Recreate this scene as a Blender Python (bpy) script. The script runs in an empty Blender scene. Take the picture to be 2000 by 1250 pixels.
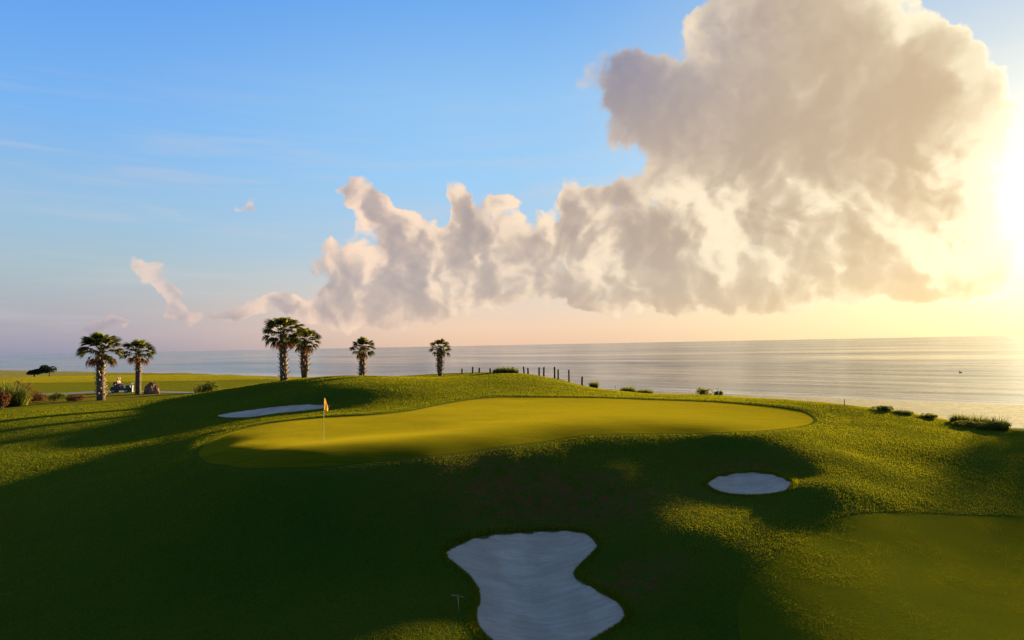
import bpy, bmesh, math, random
import numpy as np
from mathutils import Vector, Matrix

random.seed(7)
rng = np.random.default_rng(7)
SC = bpy.context.scene
COL = SC.collection
R = math.radians

# ------------------------------------------------------------------ camera
CAM_Z = 10.0
FPX = 1333.0                     # focal length in pixels of a 2000 px wide frame
PITCH = math.atan(48.5 / FPX)
ROLL = R(1.09)
cp, sp = math.cos(PITCH), math.sin(PITCH)
F_ = Vector((0, cp, sp)); R0 = Vector((1, 0, 0)); U0 = Vector((0, -sp, cp))
RV = R0 * math.cos(ROLL) - U0 * math.sin(ROLL)
UV = R0 * math.sin(ROLL) + U0 * math.cos(ROLL)
cam_d = bpy.data.cameras.new("camera")
cam = bpy.data.objects.new("camera", cam_d)
COL.objects.link(cam)
M = Matrix((RV, UV, -F_)).transposed().to_4x4()
M.translation = Vector((0, 0, CAM_Z))
cam.matrix_world = M
cam_d.sensor_width = 36.0
cam_d.lens = 36.0 * FPX / 2000.0
cam_d.clip_start = 0.1
cam_d.clip_end = 60000
SC.camera = cam

def ray(u, v):
    """world direction of the sight line through a point of the 2000x1250 photograph"""
    d = RV * ((u - 1000) / FPX) + UV * (-(v - 625) / FPX) + F_
    return d

def atz(u, v, z):
    d = ray(u, v); t = (z - CAM_Z) / d.z
    return (d.x * t, d.y * t, z)

def aty(u, v, Y):
    d = ray(u, v); t = Y / d.y
    return (d.x * t, Y, CAM_Z + d.z * t)

# ------------------------------------------------------------------ light and exposure
SUN_AZ = 43.5                    # degrees to the right of straight ahead
SUN_EL = 7.5
EXPO = 2.6
SC.view_settings.view_transform = 'Standard'
SC.view_settings.look = 'None'
SC.view_settings.exposure = EXPO
SC.view_settings.gamma = 1.0
SC.view_settings.use_curve_mapping = False
SC.render.engine = 'CYCLES'
SC.cycles.max_bounces = 5
SC.cycles.diffuse_bounces = 2
SC.cycles.glossy_bounces = 2
SC.cycles.transmission_bounces = 3
SC.cycles.transparent_max_bounces = 6
SC.cycles.volume_bounces = 0
SC.cycles.use_denoising = True
SC.cycles.sample_clamp_indirect = 6

sun_dir = Vector((math.sin(R(SUN_AZ)) * math.cos(R(SUN_EL)), math.cos(R(SUN_AZ)) * math.cos(R(SUN_EL)), math.sin(R(SUN_EL))))
sd = bpy.data.lights.new("sun", 'SUN')
sd.energy = 3.4
sd.angle = R(1.2)
sd.color = (1.0, 0.77, 0.33)
so = bpy.data.objects.new("sun", sd)
COL.objects.link(so)
so.rotation_euler = sun_dir.to_track_quat('Z', 'Y').to_euler()
so.location = (0, 0, 60)

# ------------------------------------------------------------------ small node language
class S:
    """a socket or a constant that knows arithmetic"""
    nt = None
    def __init__(s, v): s.v = v
    def _m(op, *a, clamp=False):
        n = S.nt.nodes.new('ShaderNodeMath'); n.operation = op; n.use_clamp = clamp
        for i, x in enumerate(a):
            x = x.v if isinstance(x, S) else x
            if isinstance(x, (int, float)): n.inputs[i].default_value = x
            else: S.nt.links.new(x, n.inputs[i])
        return S(n.outputs[0])
    def __add__(a, b): return S._m('ADD', a, b)
    def __radd__(a, b): return S._m('ADD', b, a)
    def __sub__(a, b): return S._m('SUBTRACT', a, b)
    def __rsub__(a, b): return S._m('SUBTRACT', b, a)
    def __mul__(a, b): return S._m('MULTIPLY', a, b)
    def __neg__(a): return S._m('MULTIPLY', a, -1.0)
    def __rmul__(a, b): return S._m('MULTIPLY', b, a)
    def __truediv__(a, b): return S._m('DIVIDE', a, b)
    def __pow__(a, b): return S._m('POWER', a, b)
    def __rpow__(a, b): return S._m('POWER', b, a)

def clamp01(a): return S._m('ADD', a, 0.0, clamp=True)
def smax(a, b): return S._m('MAXIMUM', a, b)
def smin(a, b): return S._m('MINIMUM', a, b)

def sstep(x, a, b):
    n = S.nt.nodes.new('ShaderNodeMapRange'); n.interpolation_type = 'SMOOTHSTEP'
    S.nt.links.new(x.v, n.inputs[0])
    n.inputs[1].default_value = a; n.inputs[2].default_value = b
    return S(n.outputs[0])

def lin(x, a, b, c=0.0, d=1.0):
    n = S.nt.nodes.new('ShaderNodeMapRange')
    S.nt.links.new(x.v, n.inputs[0])
    for i, k in enumerate((a, b, c, d)): n.inputs[i + 1].default_value = k
    return S(n.outputs[0])

def vec(x, y, z=0.0):
    n = S.nt.nodes.new('ShaderNodeCombineXYZ')
    for i, k in enumerate((x, y, z)):
        k = k.v if isinstance(k, S) else k
        if isinstance(k, (int, float)): n.inputs[i].default_value = k
        else: S.nt.links.new(k, n.inputs[i])
    return S(n.outputs[0])

def sep(v):
    n = S.nt.nodes.new('ShaderNodeSeparateXYZ'); S.nt.links.new(v.v, n.inputs[0])
    return S(n.outputs[0]), S(n.outputs[1]), S(n.outputs[2])

def vmath(op, a, b=None, scale=None):
    n = S.nt.nodes.new('ShaderNodeVectorMath'); n.operation = op
    for i, k in enumerate((a, b)):
        if k is None: continue
        if isinstance(k, S): S.nt.links.new(k.v, n.inputs[i])
        else: n.inputs[i].default_value = k
    if scale is not None:
        if isinstance(scale, S): S.nt.links.new(scale.v, n.inputs['Scale'])
        else: n.inputs['Scale'].default_value = scale
    return S(n.outputs['Value'] if op in ('DOT_PRODUCT', 'LENGTH', 'DISTANCE') else n.outputs['Vector'])

def noise(v, scale, detail=4.0, rough=0.5, dist=0.0, lac=2.0, color=False, dim='3D'):
    n = S.nt.nodes.new('ShaderNodeTexNoise'); n.noise_dimensions = dim
    if v is not None: S.nt.links.new(v.v, n.inputs['Vector'])
    n.inputs['Scale'].default_value = scale; n.inputs['Detail'].default_value = detail
    n.inputs['Roughness'].default_value = rough; n.inputs['Distortion'].default_value = dist
    n.inputs['Lacunarity'].default_value = lac
    return S(n.outputs['Color'] if color else n.outputs['Fac'])

def voro(v, scale, feature='SMOOTH_F1', smooth=0.6, detail=0.0, rough=0.5, dim='3D'):
    n = S.nt.nodes.new('ShaderNodeTexVoronoi'); n.feature = feature; n.voronoi_dimensions = dim
    if v is not None: S.nt.links.new(v.v, n.inputs['Vector'])
    n.inputs['Scale'].default_value = scale
    n.inputs['Detail'].default_value = detail; n.inputs['Roughness'].default_value = rough
    if feature == 'SMOOTH_F1': n.inputs['Smoothness'].default_value = smooth
    return S(n.outputs['Distance'])

def mixc(f, a, b, blend='MIX'):
    n = S.nt.nodes.new('ShaderNodeMix'); n.data_type = 'RGBA'; n.blend_type = blend
    def put(k, sock):
        k = k.v if isinstance(k, S) else k
        if isinstance(k, (int, float)): sock.default_value = k
        elif isinstance(k, tuple): sock.default_value = (k + (1.0,))[:4]
        else: S.nt.links.new(k, sock)
    put(f, n.inputs[0]); put(a, n.inputs[6]); put(b, n.inputs[7])
    return S(n.outputs[2])

def ramp(x, stops):
    n = S.nt.nodes.new('ShaderNodeValToRGB')
    cr = n.color_ramp
    while len(cr.elements) < len(stops): cr.elements.new(0.5)
    for e, (p, c) in zip(cr.elements, stops):
        e.position = p; e.color = (c + (1.0,))[:4]
    S.nt.links.new(x.v, n.inputs[0])
    return S(n.outputs[0])

def srgb(r, g, b):
    f = lambda c: ((c / 255 + 0.055) / 1.055) ** 2.4 if c > 10 else c / 255 / 12.92
    return (f(r), f(g), f(b))

# ------------------------------------------------------------------ world: sky and clouds
world = bpy.data.worlds.new("World"); SC.world = world; world.use_nodes = True
nt = world.node_tree; nt.nodes.clear(); S.nt = nt
SKY_STRENGTH = 0.1
tc = nt.nodes.new('ShaderNodeTexCoord')
D_ = S(tc.outputs['Generated'])
dx, dy, dz = sep(D_)
az = S._m('ARCTAN2', dx, dy)                         # 0 straight ahead, + to the right
hl = S._m('SQRT', dx * dx + dy * dy)
T = dz / smax(hl, 0.02)                              # tangent of the elevation
T = smin(T, 6.0)

def sky_uv(u, v):
    d = ray(u, v)
    return math.atan2(d.x, d.y), d.z / math.hypot(d.x, d.y)

AZS = R(SUN_AZ); TS = math.tan(R(SUN_EL))
# angle to the sun
cosang = vmath('DOT_PRODUCT', D_, tuple(sun_dir))
ang = S._m('ARCCOSINE', smin(cosang, 0.99999))       # radians
# clear sky: away from the sun / towards the sun, by elevation
el = S._m('ARCTANGENT', T)
eln = clamp01(el / 1.2)
k = 1 / 1.2
def stops(lst): return [(clampf(R(e) * k), srgb(*c)) for e, c in lst]
def clampf(x): return max(0.0, min(1.0, x))
away = ramp(eln, stops([(0, (148, 150, 174)), (1.2, (166, 162, 178)), (3, (174, 174, 184)), (6, (168, 190, 200)), (10, (154, 192, 222)), (17, (122, 180, 240)), (27, (88, 154, 236)), (45, (98, 146, 205)), (66, (112, 140, 182))]))
mid = ramp(eln, stops([(0, (236, 198, 170)), (1.5, (242, 208, 180)), (4, (226, 210, 196)), (8, (180, 206, 226)), (14, (156, 204, 244)), (20, (146, 196, 242)), (27, (112, 172, 238)), (45, (98, 146, 205)), (66, (112, 140, 182))]))
near = ramp(eln, stops([(0, (255, 232, 178)), (3, (255, 243, 194)), (8, (255, 250, 215)), (14, (232, 236, 228)), (22, (188, 208, 226)), (30, (150, 190, 226)), (45, (106, 150, 205)), (66, (112, 140, 182))]))
azd = S._m('ABSOLUTE', az - AZS)
azd = smin(azd, 2 * math.pi - azd)
f_mid = sstep(azd, R(82), R(44))
f_near = sstep(azd, R(44), R(6))
clear = mixc(f_near, mixc(f_mid, away, mid), near)
# thin high streaks
P0 = vec(az, T)
st = noise(vec(az * 2.2, T * 22.0), 1.6, 6, 0.6, 0.4)
stm = sstep(st, 0.46, 0.72) * sstep(T, 0.42, 0.22) * sstep(T, 0.0, 0.06)
clear = mixc(stm * 0.30, clear, mixc(f_near, (0.62, 0.60, 0.62), (1.0, 0.88, 0.62)))
# nishita sky underneath
sky = nt.nodes.new('ShaderNodeTexSky'); sky.sky_type = 'NISHITA'; sky.sun_disc = False
sky.sun_elevation = R(SUN_EL); sky.sun_rotation = R(SUN_AZ); sky.altitude = 0
sky.air_density = 1.0; sky.dust_density = 1.5; sky.ozone_density = 1.5
NISH = S(sky.outputs[0])

# glow round the sun
glow = (0.3679 ** ((ang / R(6.8)) ** 2.0)) * 0.75 + (0.3679 ** ((ang / R(13)) ** 1.6)) * 0.09
# clouds: the broad masses are laid out on a small grid of directions (azimuth x elevation),
# kept in curve nodes; all billows, wisps and edges come from noise on top of it
BL = [  # x, y, rx, ry, rotation, weight   (positions in the photograph, turned into directions)
 (1255,175,85,80,0,.9),(1185,155,62,60,0,.75),(1320,245,130,75,-20,.9),(1430,130,85,90,0,.8),(1475,60,100,90,0,.8),
 (1580,60,130,100,0,.9),(1500,245,170,100,0,.9),(1700,110,120,70,0,.8),(1650,210,190,120,0,.9),(1830,150,90,75,0,.9),
 (1890,180,65,70,0,.8),(1560,-40,150,70,0,.9),(1760,-60,70,60,0,.7),(1800,290,150,100,0,.9),(1620,360,190,90,0,.9),(1820,400,130,80,0,.75),
 (1760,490,180,75,0,.75),(1570,490,150,85,0,.75),(1870,545,95,30,0,1.1),(1430,325,110,50,0,.6),
 (1360,470,90,100,0,.95),(1255,500,85,75,0,.9),(1165,455,75,75,0,.85),(1106,378,34,44,0,.9),(1195,380,60,26,0,.8),
 (1050,475,62,58,0,.8),(985,402,34,20,0,.85),(895,388,24,46,0,1.0),(915,475,42,52,0,.75),(990,545,95,45,0,.75),
 (1180,565,140,36,0,.8),(1380,580,160,26,0,.8),(1560,570,130,26,0,.7),(900,575,70,32,0,.7),
 (696,370,40,26,0,.95),(738,415,30,40,20,.85),(775,470,44,46,0,.85),(825,495,40,40,0,.85),(845,560,52,56,0,.9),(770,540,55,50,0,.85),
 (690,500,34,34,0,.7),(735,585,52,34,-30,.75),(635,495,30,22,30,.55),(578,515,30,16,0,.85),(650,560,50,36,0,.9),(600,606,90,20,0,1.1),(930,500,58,60,0,.8),(895,430,24,40,0,.7),(1900,470,70,60,0,.6),(700,610,70,20,0,1.0),
 (292,512,24,13,0,.85),(318,542,20,34,25,1.0),(332,585,18,28,15,.8),(368,570,22,10,0,.75),(340,625,34,16,0,.75),(430,624,76,16,0,1.0),
 (185,630,56,13,-12,1.0),(240,642,34,9,-10,.8),(476,404,34,16,0,.85),(560,600,30,14,0,.5),
 (2150,560,180,50,0,.6),(2300,250,120,110,0,.7),(2450,560,180,60,0,.6)]
LT = [  # painted knowledge of which masses turn to the sun and which hang in their own shade
 (1225,200,90,90,0,-.55),(1430,200,90,90,0,-.25),(1520,280,180,60,0,-.35),(1205,388,60,22,0,-.45),(1290,470,42,70,0,-.5),(1120,450,45,40,0,-.3),
 (1330,575,180,26,0,-.35),(960,565,60,35,0,-.25),(1030,480,35,50,0,-.25),(745,455,22,30,30,-.3),(800,540,24,60,30,-.5),(850,600,60,18,0,-.3),(640,560,50,40,0,-.35),
 (670,372,30,26,0,-.25),(720,395,26,40,20,.35),(845,510,40,40,0,.3),(725,560,30,50,-30,.35),(895,560,30,40,0,.35),(790,440,40,24,0,.25),
 (1000,400,34,22,0,.3),(895,380,30,40,0,.4),(1106,365,34,34,0,.5),(1395,440,52,80,0,.75),(1330,385,70,26,0,.5),(1560,180,26,38,0,.7),
 (1465,40,40,60,0,.35),(1350,55,26,26,0,.4),(1780,20,70,46,0,1.2),(1930,330,70,210,0,1.0),(1860,130,60,26,-30,.6),(1745,440,90,32,-25,.7),(1850,480,110,34,0,.8),
 (1620,430,90,60,0,.1),(1700,180,190,60,0,-.35),(1820,250,130,70,0,-.35),(1860,380,80,70,0,-.2),(1520,480,60,60,0,-.25),(1760,560,120,26,0,-.25),(1650,540,100,40,0,-.1),
 (1260,405,24,30,0,.3),(1450,330,90,26,0,.15),(1400,390,120,22,0,.2),(320,540,26,40,20,.4),(290,530,20,14,0,-.3),(190,630,60,20,0,-.6),(430,600,80,12,0,.2),(430,640,90,14,0,-.3),(476,404,40,20,0,-.3)]
AZ0, AZ1, TMAX, NR, NC = R(-42), R(52), 0.66, 36, 110
ga = np.linspace(AZ0, AZ1, NC)[None, :]; gt = np.linspace(0, TMAX, NR)[:, None]
def field(lst):
    f = np.zeros((NR, NC))
    for (u, v, rx, ry, rot, w) in lst:
        a, t = sky_uv(u, v); c = math.cos(a)
        X = (ga - a) / (c * c / FPX); Y = (gt - t) / (c / FPX)
        q = R(rot); xr = X * math.cos(q) + Y * math.sin(q); yr = -X * math.sin(q) + Y * math.cos(q)
        f += w * np.exp(-(xr / rx / 1.1) ** 2 - (yr / ry / 1.1) ** 2)
    return f
FF = field(BL); FF = FF / (0.55 + FF * 0.45)
FF[:, 0] = 0; FF[:, -1] = 0
LL = np.clip(0.5 + 0.5 * field(LT), 0, 1)
FF = np.clip(FF / 2.0, 0, 1)
def table(P, maps):
    """look the grid up at P: one RGB curve node holds three rows of it"""
    x, t, _ = sep(P)
    x = clamp01((x - AZ0) / (AZ1 - AZ0)); t = t * ((NR - 1) / TMAX)
    xv, tv = vec(x, x, x), vec(t, t, t)
    out = [None] * len(maps)
    for k0 in range(0, NR, 3):
        w = vmath('ABSOLUTE', vmath('SUBTRACT', tv, (k0, k0 + 1, k0 + 2)))
        w = vmath('MAXIMUM', vmath('SUBTRACT', (1, 1, 1), w), (0, 0, 0))
        for j, mp in enumerate(maps):
            n = nt.nodes.new('ShaderNodeRGBCurve'); nt.links.new(xv.v, n.inputs['Color'])
            for c in range(3):
                cv = n.mapping.curves[c]
                row = mp[k0 + c]
                # keep only the points the row needs
                keep = [0] + [i for i in range(1, NC - 1) if abs(row[i] - .5 * (row[i - 1] + row[i + 1])) > 4e-4 or i % 22 == 0] + [NC - 1]
                cv.points[0].location = (0, row[0]); cv.points[1].location = (1, row[-1])
                for i in keep[1:-1]: cv.points.new(i / (NC - 1), row[i])
                for p in cv.points: p.handle_type = 'AUTO'
            n.mapping.update()
            d = vmath('DOT_PRODUCT', w, S(n.outputs[0]))
            out[j] = d if out[j] is None else out[j] + d
    return out

w1 = noise(P0, 7.0, 2, 0.55, color=True, dim='2D')
w2 = noise(P0, 26.0, 3, 0.6, color=True, dim='2D')
Pa = vmath('ADD', P0, vmath('SCALE', vmath('SUBTRACT', w1, (.5, .5, .5)), scale=0.05))
Pa = vmath('ADD', Pa, vmath('SCALE', vmath('SUBTRACT', w2, (.5, .5, .5)), scale=0.024))
F0, LM = table(Pa, [FF, LL])
F0 = F0 * 2.0
def billow(P):
    puff = voro(P, 15.0, smooth=0.45, detail=2.0, rough=0.55, dim='2D')
    nz = noise(P, 20.0, 7, 0.57, dim='2D')
    return (0.53 - puff) * 0.62 + (nz - 0.5) * 0.46
sdv = vmath('NORMALIZE', vmath('SUBTRACT', (AZS, TS + 0.10, 0.0), P0))
B0 = billow(Pa)
B1 = billow(vmath('ADD', Pa, vmath('SCALE', sdv, scale=0.013)))
Dn = F0 * 1.10 + B0
wisp = sstep(T, 0.20, 0.30) * sstep(az, R(17), R(6))
alpha = sstep((Dn - 0.50) / (0.22 + wisp * 0.35), 0.0, 1.0)
alpha = alpha * sstep(T, 0.0, 0.03)
def mass(P):
    return (0.45 - voro(P, 6.5, smooth=0.8, detail=1.0, rough=0.45, dim='2D')) * 0.8 + (noise(P, 8.0, 3, 0.5, dim='2D') - 0.5) * 0.8
Q0 = mass(Pa); Q1 = mass(vmath('ADD', Pa, vmath('SCALE', sdv, scale=0.034)))
up = sstep(T, 0.17, 0.32)
lraw = (0.24 + (1 - up) * 0.14 + (LM - 0.5) * 1.6 + (Q0 - Q1) * (1.1 - up * 0.45) + (B0 - B1) * (2.0 - up * 1.3) + sstep(Dn, 1.3, 0.55) * 0.42)
lit = sstep(lraw, -0.30, 1.40)
thick = sstep(F0, 0.55, 1.25)
azc = lin(az, R(-32), R(38))                        # 0 left .. 1 right
shade = mixc(azc, srgb(150, 144, 162), srgb(198, 170, 130))
shade = mixc(sstep(T, 0.22, 0.48) * sstep(az, R(27), R(7)) * 0.9, shade, srgb(126, 130, 158))
litc = mixc(azc, srgb(255, 214, 192), srgb(255, 242, 204))
cl = mixc(lit, shade, litc)
cl = mixc(thick * 0.45 * sstep(lit, 0.9, 0.3), cl, shade)
# forward scattering: edges near the sun burn out
fwd = sstep(azd, R(20), R(2)) * sstep(Dn, 0.95, 0.45)
cl = mixc(fwd * 0.9, cl, (1.3, 1.15, 0.85))
# low down the clouds drown in the horizon air
hz = sstep(T, 0.16, 0.03)
cl = mixc(hz * 0.25, cl, clear)
body = mixc(alpha * lin(az, R(-24), R(-17), 0.62, 0.97), clear, cl)
glc = mixc(sstep(ang, R(4), R(22)), (1.0, 0.93, 0.70), (1.0, 0.80, 0.42))
g_sc = vmath('SCALE', glc, scale=glow * (1.0 - alpha * thick * 0.85))
tot = vmath('ADD', body, g_sc)
kf = 1.0 / (SKY_STRENGTH * 2 ** EXPO)
tot = vmath('SCALE', tot, scale=kf)
# below the horizon: fade into a dull ground tone
tot = mixc(0.985, NISH, tot)
bg = nt.nodes.new('ShaderNodeBackground'); bg.inputs[1].default_value = SKY_STRENGTH
nt.links.new(tot.v, bg.inputs[0])
wo = nt.nodes.new('ShaderNodeOutputWorld'); nt.links.new(bg.outputs[0], wo.inputs[0])
world.cycles.sampling_method = 'MANUAL'
world.cycles.sample_map_resolution = 512

# ================================================================== helpers
def new_obj(name, me, parent=None, mat=None, kind=None, label=None, cat=None, group=None):
    o = bpy.data.objects.new(name, me)
    COL.objects.link(o)
    if parent is not None: o.parent = parent
    if mat is not None and me is not None and len(me.materials) == 0: me.materials.append(mat)
    if kind: o['kind'] = kind
    if label: o['label'] = label
    if cat: o['category'] = cat
    if group: o['group'] = group
    return o

def mesh_np(name, co, faces, smooth=True, attrs=None):
    """co (n,3), faces (m,k) numpy"""
    me = bpy.data.meshes.new(name)
    co = np.asarray(co, dtype=np.float32); faces = np.asarray(faces, dtype=np.int32)
    me.vertices.add(len(co)); me.vertices.foreach_set('co', co.ravel())
    k = faces.shape[1]
    me.loops.add(faces.size); me.loops.foreach_set('vertex_index', faces.ravel())
    me.polygons.add(len(faces))
    me.polygons.foreach_set('loop_start', np.arange(0, faces.size, k, dtype=np.int32))
    me.polygons.foreach_set('use_smooth', np.full(len(faces), smooth, dtype=bool))
    me.update(calc_edges=True)
    for nm, arr in (attrs or {}).items():
        at = me.attributes.new(nm, 'FLOAT', 'POINT')
        at.data.foreach_set('value', np.asarray(arr, dtype=np.float32))
    return me

def empty(name, loc, **kw):
    o = new_obj(name, None, **kw)
    o.location = loc
    o.empty_display_size = 0.3
    return o

# ------------------------------------------------------------------ terrain heights
def hz(pts):   # (u, v, z) -> world
    return [atz(*p) for p in pts]
CP = []
# putting green and its rim
CP += hz([(388,885,5.2),(430,907,5.2),(500,915,5.25),(500,850,5.35),(632,863,5.5),(620,817,5.55),(600,912,5.35),(700,905,5.45),
          (850,888,5.55),(800,848,5.62),(800,805,5.8),(870,790,5.85),(930,779,5.9),(1000,775,5.9),(1000,868,5.6),(1000,820,5.75),
          (1130,850,5.6),(1200,846,5.58),(1200,800,5.72),(1150,776,5.82),(1400,845,5.42),(1400,812,5.5),(1300,782,5.68),(1400,785,5.6),
          (1500,840,5.25),(1500,793,5.42),(1560,803,5.25),(1587,820,5.08),(1560,832,5.08)])
# mound behind, crest and flanks
CP += [aty(430,766,63), aty(500,753,64), aty(551,744,66), aty(600,738,66), aty(650,735,67), aty(700,733,68), aty(750,735,69),
       aty(800,737,70), aty(860,737,70), aty(900,733,71), aty(950,728,72), aty(1000,726,72), aty(1050,730,72), aty(1100,738,71),
       aty(1150,748,70), aty(1200,758,68), aty(1250,765,66), aty(1350,769,61), aty(1450,773,57), aty(1550,778,53), aty(1650,791,47),
       aty(1700,799,45.5), aty(1750,808,44.5), aty(1800,817,43.5), aty(1870,832,42), aty(1950,848,40)]
CP += hz([(460,803,5.15),(530,803,5.2),(620,796,5.35),(440,820,5.0),(520,815,5.25),(640,806,5.5),
          (560,775,6.2),(640,765,6.5),(720,770,6.3),(720,800,5.75),(800,770,6.3),(860,768,6.3),(480,780,5.7),
          (900,752,6.6),(1000,755,6.35),(1000,742,6.75),(1100,755,6.1),(1200,768,5.75)])
# behind the crest the dune falls away
CP += [(-2,84,6.6),(6,84,6.5),(12,80,5.6),(18,74,4.4),(25,66,3.6),(30,60,3.4),(38,54,2.9),(44,44,2.6),(52,34,2.2),
       (-12,80,6.6),(-22,76,6.3),(-32,76,5.4),(-10,95,5.5),(5,98,4.6),(-25,92,5.2),(-40,88,5.1)]
# left side: lit apron, dark lobe, near lit shelf
CP += hz([(197,781,5.25),(270,767,5.2),(120,800,5.15),(30,800,5.2),(20,790,5.2),(330,790,5.35),(0,833,4.95),(100,825,5.0),(200,815,5.05),(300,806,5.12),
          (380,800,5.25),(0,868,4.15),(100,862,4.15),(200,856,4.2),(300,850,4.3),(20,890,4.0),(200,888,4.15),(330,870,4.6),(420,845,4.9),
          (0,905,3.9),(120,900,3.95),(260,895,4.2),(340,905,4.55),(0,945,3.6),(150,950,3.65),(300,950,4.1),
          (400,950,4.45),(0,1030,3.2),(150,1040,3.1),(300,1040,3.3),(500,960,4.7),(450,1040,3.55),
          (0,1130,2.7),(150,1150,2.5),(300,1160,2.35),(450,1150,2.3),(0,1245,2.3),(200,1245,2.1),(400,1240,2.0),(600,1245,2.1)])
CP += [(-40,30,3.4),(-45,45,3.9),(-55,62,4.8),(-70,50,4.4),(-60,30,3.6),(-40,16,2.8),(-60,10,3)]
# the bank under the front of the green and the hollow of the large bunker
CP += hz([(600,960,4.75),(600,1030,3.7),(600,1130,2.55),(700,985,4.35),(700,1100,2.75),(720,1220,2.3),(800,960,4.6),(800,1030,3.45),
          (820,1120,2.65),(850,1215,2.55),(790,1245,2.4),(900,1000,3.9),(950,940,4.5),(1050,910,4.75),(1050,960,4.05),(1050,1015,3.2),(1150,1000,3.4),
          (1200,930,4.45),(1200,1010,3.4),(1150,885,4.95),(1240,880,4.95),(1000,905,4.95),(900,925,4.85),(800,925,4.95),(700,930,4.95),
          (960,1060,2.9),(1050,1045,2.95),(1130,1050,2.95),(1000,1100,2.45),(1080,1100,2.4),(1040,1150,2.2),(1050,1220,2.05),(1160,1200,2.15),(980,1210,2.1)])
# ridge between the bunkers, small bunker in its bowl
CP += hz([(1300,880,4.95),(1380,880,4.75),(1460,885,4.65),(1540,890,4.8),(1300,940,4.15),(1340,970,3.85),(1395,945,3.9),(1465,928,3.95),(1465,960,3.75),
          (1540,945,3.95),(1465,985,3.72),(1580,935,4.55),(1590,965,4.2),(1540,990,3.9),(1450,1012,3.8),(1370,1030,3.75),(1420,1065,3.5),(1500,1060,3.48),(1270,1048,3.6),(1230,1060,3.3),
          (1200,1110,2.75),(1260,1100,2.8),(1200,1150,2.45),(1270,1170,2.4),(1340,1110,3.2),(1300,1240,2.2),(1400,1180,2.85),(1400,1245,2.5),
          (1640,880,4.95),(1600,900,4.85),(1620,930,4.6),(1680,870,4.75),(1700,850,4.8)])
# right side: long slope and the low approach
CP += hz([(1700,900,4.25),(1800,860,4.5),(1800,900,4.15),(1900,880,4.45),(1960,875,4.4),(1700,950,3.9),(1850,950,3.8),(1700,1003,3.55),(1600,1000,3.8),(1560,1040,3.52),
          (1850,1010,3.45),(2000,1010,3.35),(2000,900,4.2),(1500,1100,3.3),(1600,1100,3.25),(1750,1100,3.15),(1950,1100,2.98),(1500,1180,2.98),(1700,1180,2.97),(1500,1245,2.78),
          (1700,1245,2.8),(1900,1245,2.7),(2000,1180,2.8)])
CP += [(35,30,3.0),(45,22,2.4),(30,12,2.6),(12,10,2.5),(60,20,2.0),(0,8,1.8),(-20,8,2.0),(20,4,2.0),(0,-20,2),(-40,-20,3),(40,-20,2),
       (-60,100,5.0),(-100,110,5.0),(-40,115,4.95),(-70,130,5.0),(-110,150,5.0),(-40,140,5.0),(-10,125,4.6),(-90,80,5.0),(-150,100,5),(-180,180,4.9),(-120,60,4.6),(-120,0,4),(20,110,4.0)]
CP = np.array(CP)
def tps_fit(P, lam=0.02):
    n = len(P); d = np.linalg.norm(P[:, None, :2] - P[None, :, :2], axis=2) / 20.0
    K = np.where(d > 1e-9, d * d * np.log(d + 1e-12), 0) + lam * np.eye(n)
    Q = np.c_[np.ones(n), P[:, :2] / 20.0]
    A = np.zeros((n + 3, n + 3)); A[:n, :n] = K; A[:n, n:] = Q; A[n:, :n] = Q.T
    return np.linalg.solve(A, np.r_[P[:, 2], 0, 0, 0])
TW = tps_fit(CP)
def tps(x, y):
    out = np.empty(x.size); xf = x.ravel() / 20.0; yf = y.ravel() / 20.0; n = len(CP)
    for s in range(0, x.size, 40000):
        a = xf[s:s + 40000]; b = yf[s:s + 40000]
        d2 = (a[:, None] - CP[None, :, 0] / 20) ** 2 + (b[:, None] - CP[None, :, 1] / 20) ** 2
        out[s:s + 40000] = (0.5 * d2 * np.log(d2 + 1e-12)) @ TW[:n] + TW[n] + a * TW[n + 1] + b * TW[n + 2]
    return out.reshape(x.shape)

def vnoise(x, y, seed=0):
    xi = np.floor(x).astype(np.int64); yi = np.floor(y).astype(np.int64); fx = x - xi; fy = y - yi
    def h(a, b):
        n = (a * 374761393 + b * 668265263 + seed * 1442695041) & 0x7fffffff
        n = ((n ^ (n >> 13)) * 1274126177) & 0x7fffffff
        return ((n ^ (n >> 16)) & 0xffff) / 65535.0
    sx = fx * fx * (3 - 2 * fx); sy = fy * fy * (3 - 2 * fy)
    return (h(xi, yi) * (1 - sx) + h(xi + 1, yi) * sx) * (1 - sy) + (h(xi, yi + 1) * (1 - sx) + h(xi + 1, yi + 1) * sx) * sy
def fbm(x, y, o=4, seed=0):
    s = 0; a = 1.0; t = 0
    for i in range(o):
        s = s + a * vnoise(x * 2 ** i + 17.3 * i, y * 2 ** i - 9.1 * i, seed + i); t += a; a *= 0.5
    return s / t - 0.5
def ss(x, a, b):
    t = np.clip((x - a) / (b - a), 0, 1); return t * t * (3 - 2 * t)

COAST = np.array([(260,-500),(240,-200),(200,-60),(150,20),(112,62),(73,98),(49,121),(20,150),(0,176),(-30,205),(-60,232),(-90,256),(-118,280),(-179,316),(-333,446),(-600,640),(-1500,1200),(-4000,2600)], float)
def coast_dist(x, y):
    """distance to the waterline, positive inland"""
    best = np.full(x.shape, 1e9); sgn = np.ones(x.shape)
    for i in range(len(COAST) - 1):
        a = COAST[i]; b = COAST[i + 1]; ab = b - a; L2 = ab @ ab
        t = np.clip(((x - a[0]) * ab[0] + (y - a[1]) * ab[1]) / L2, 0, 1)
        dx_ = x - a[0] - t * ab[0]; dy_ = y - a[1] - t * ab[1]; d = np.hypot(dx_, dy_)
        side = ab[0] * (y - a[1]) - ab[1] * (x - a[0])
        m = d < best; best = np.where(m, d, best); sgn = np.where(m, np.sign(side), sgn)
    return best * sgn

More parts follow.
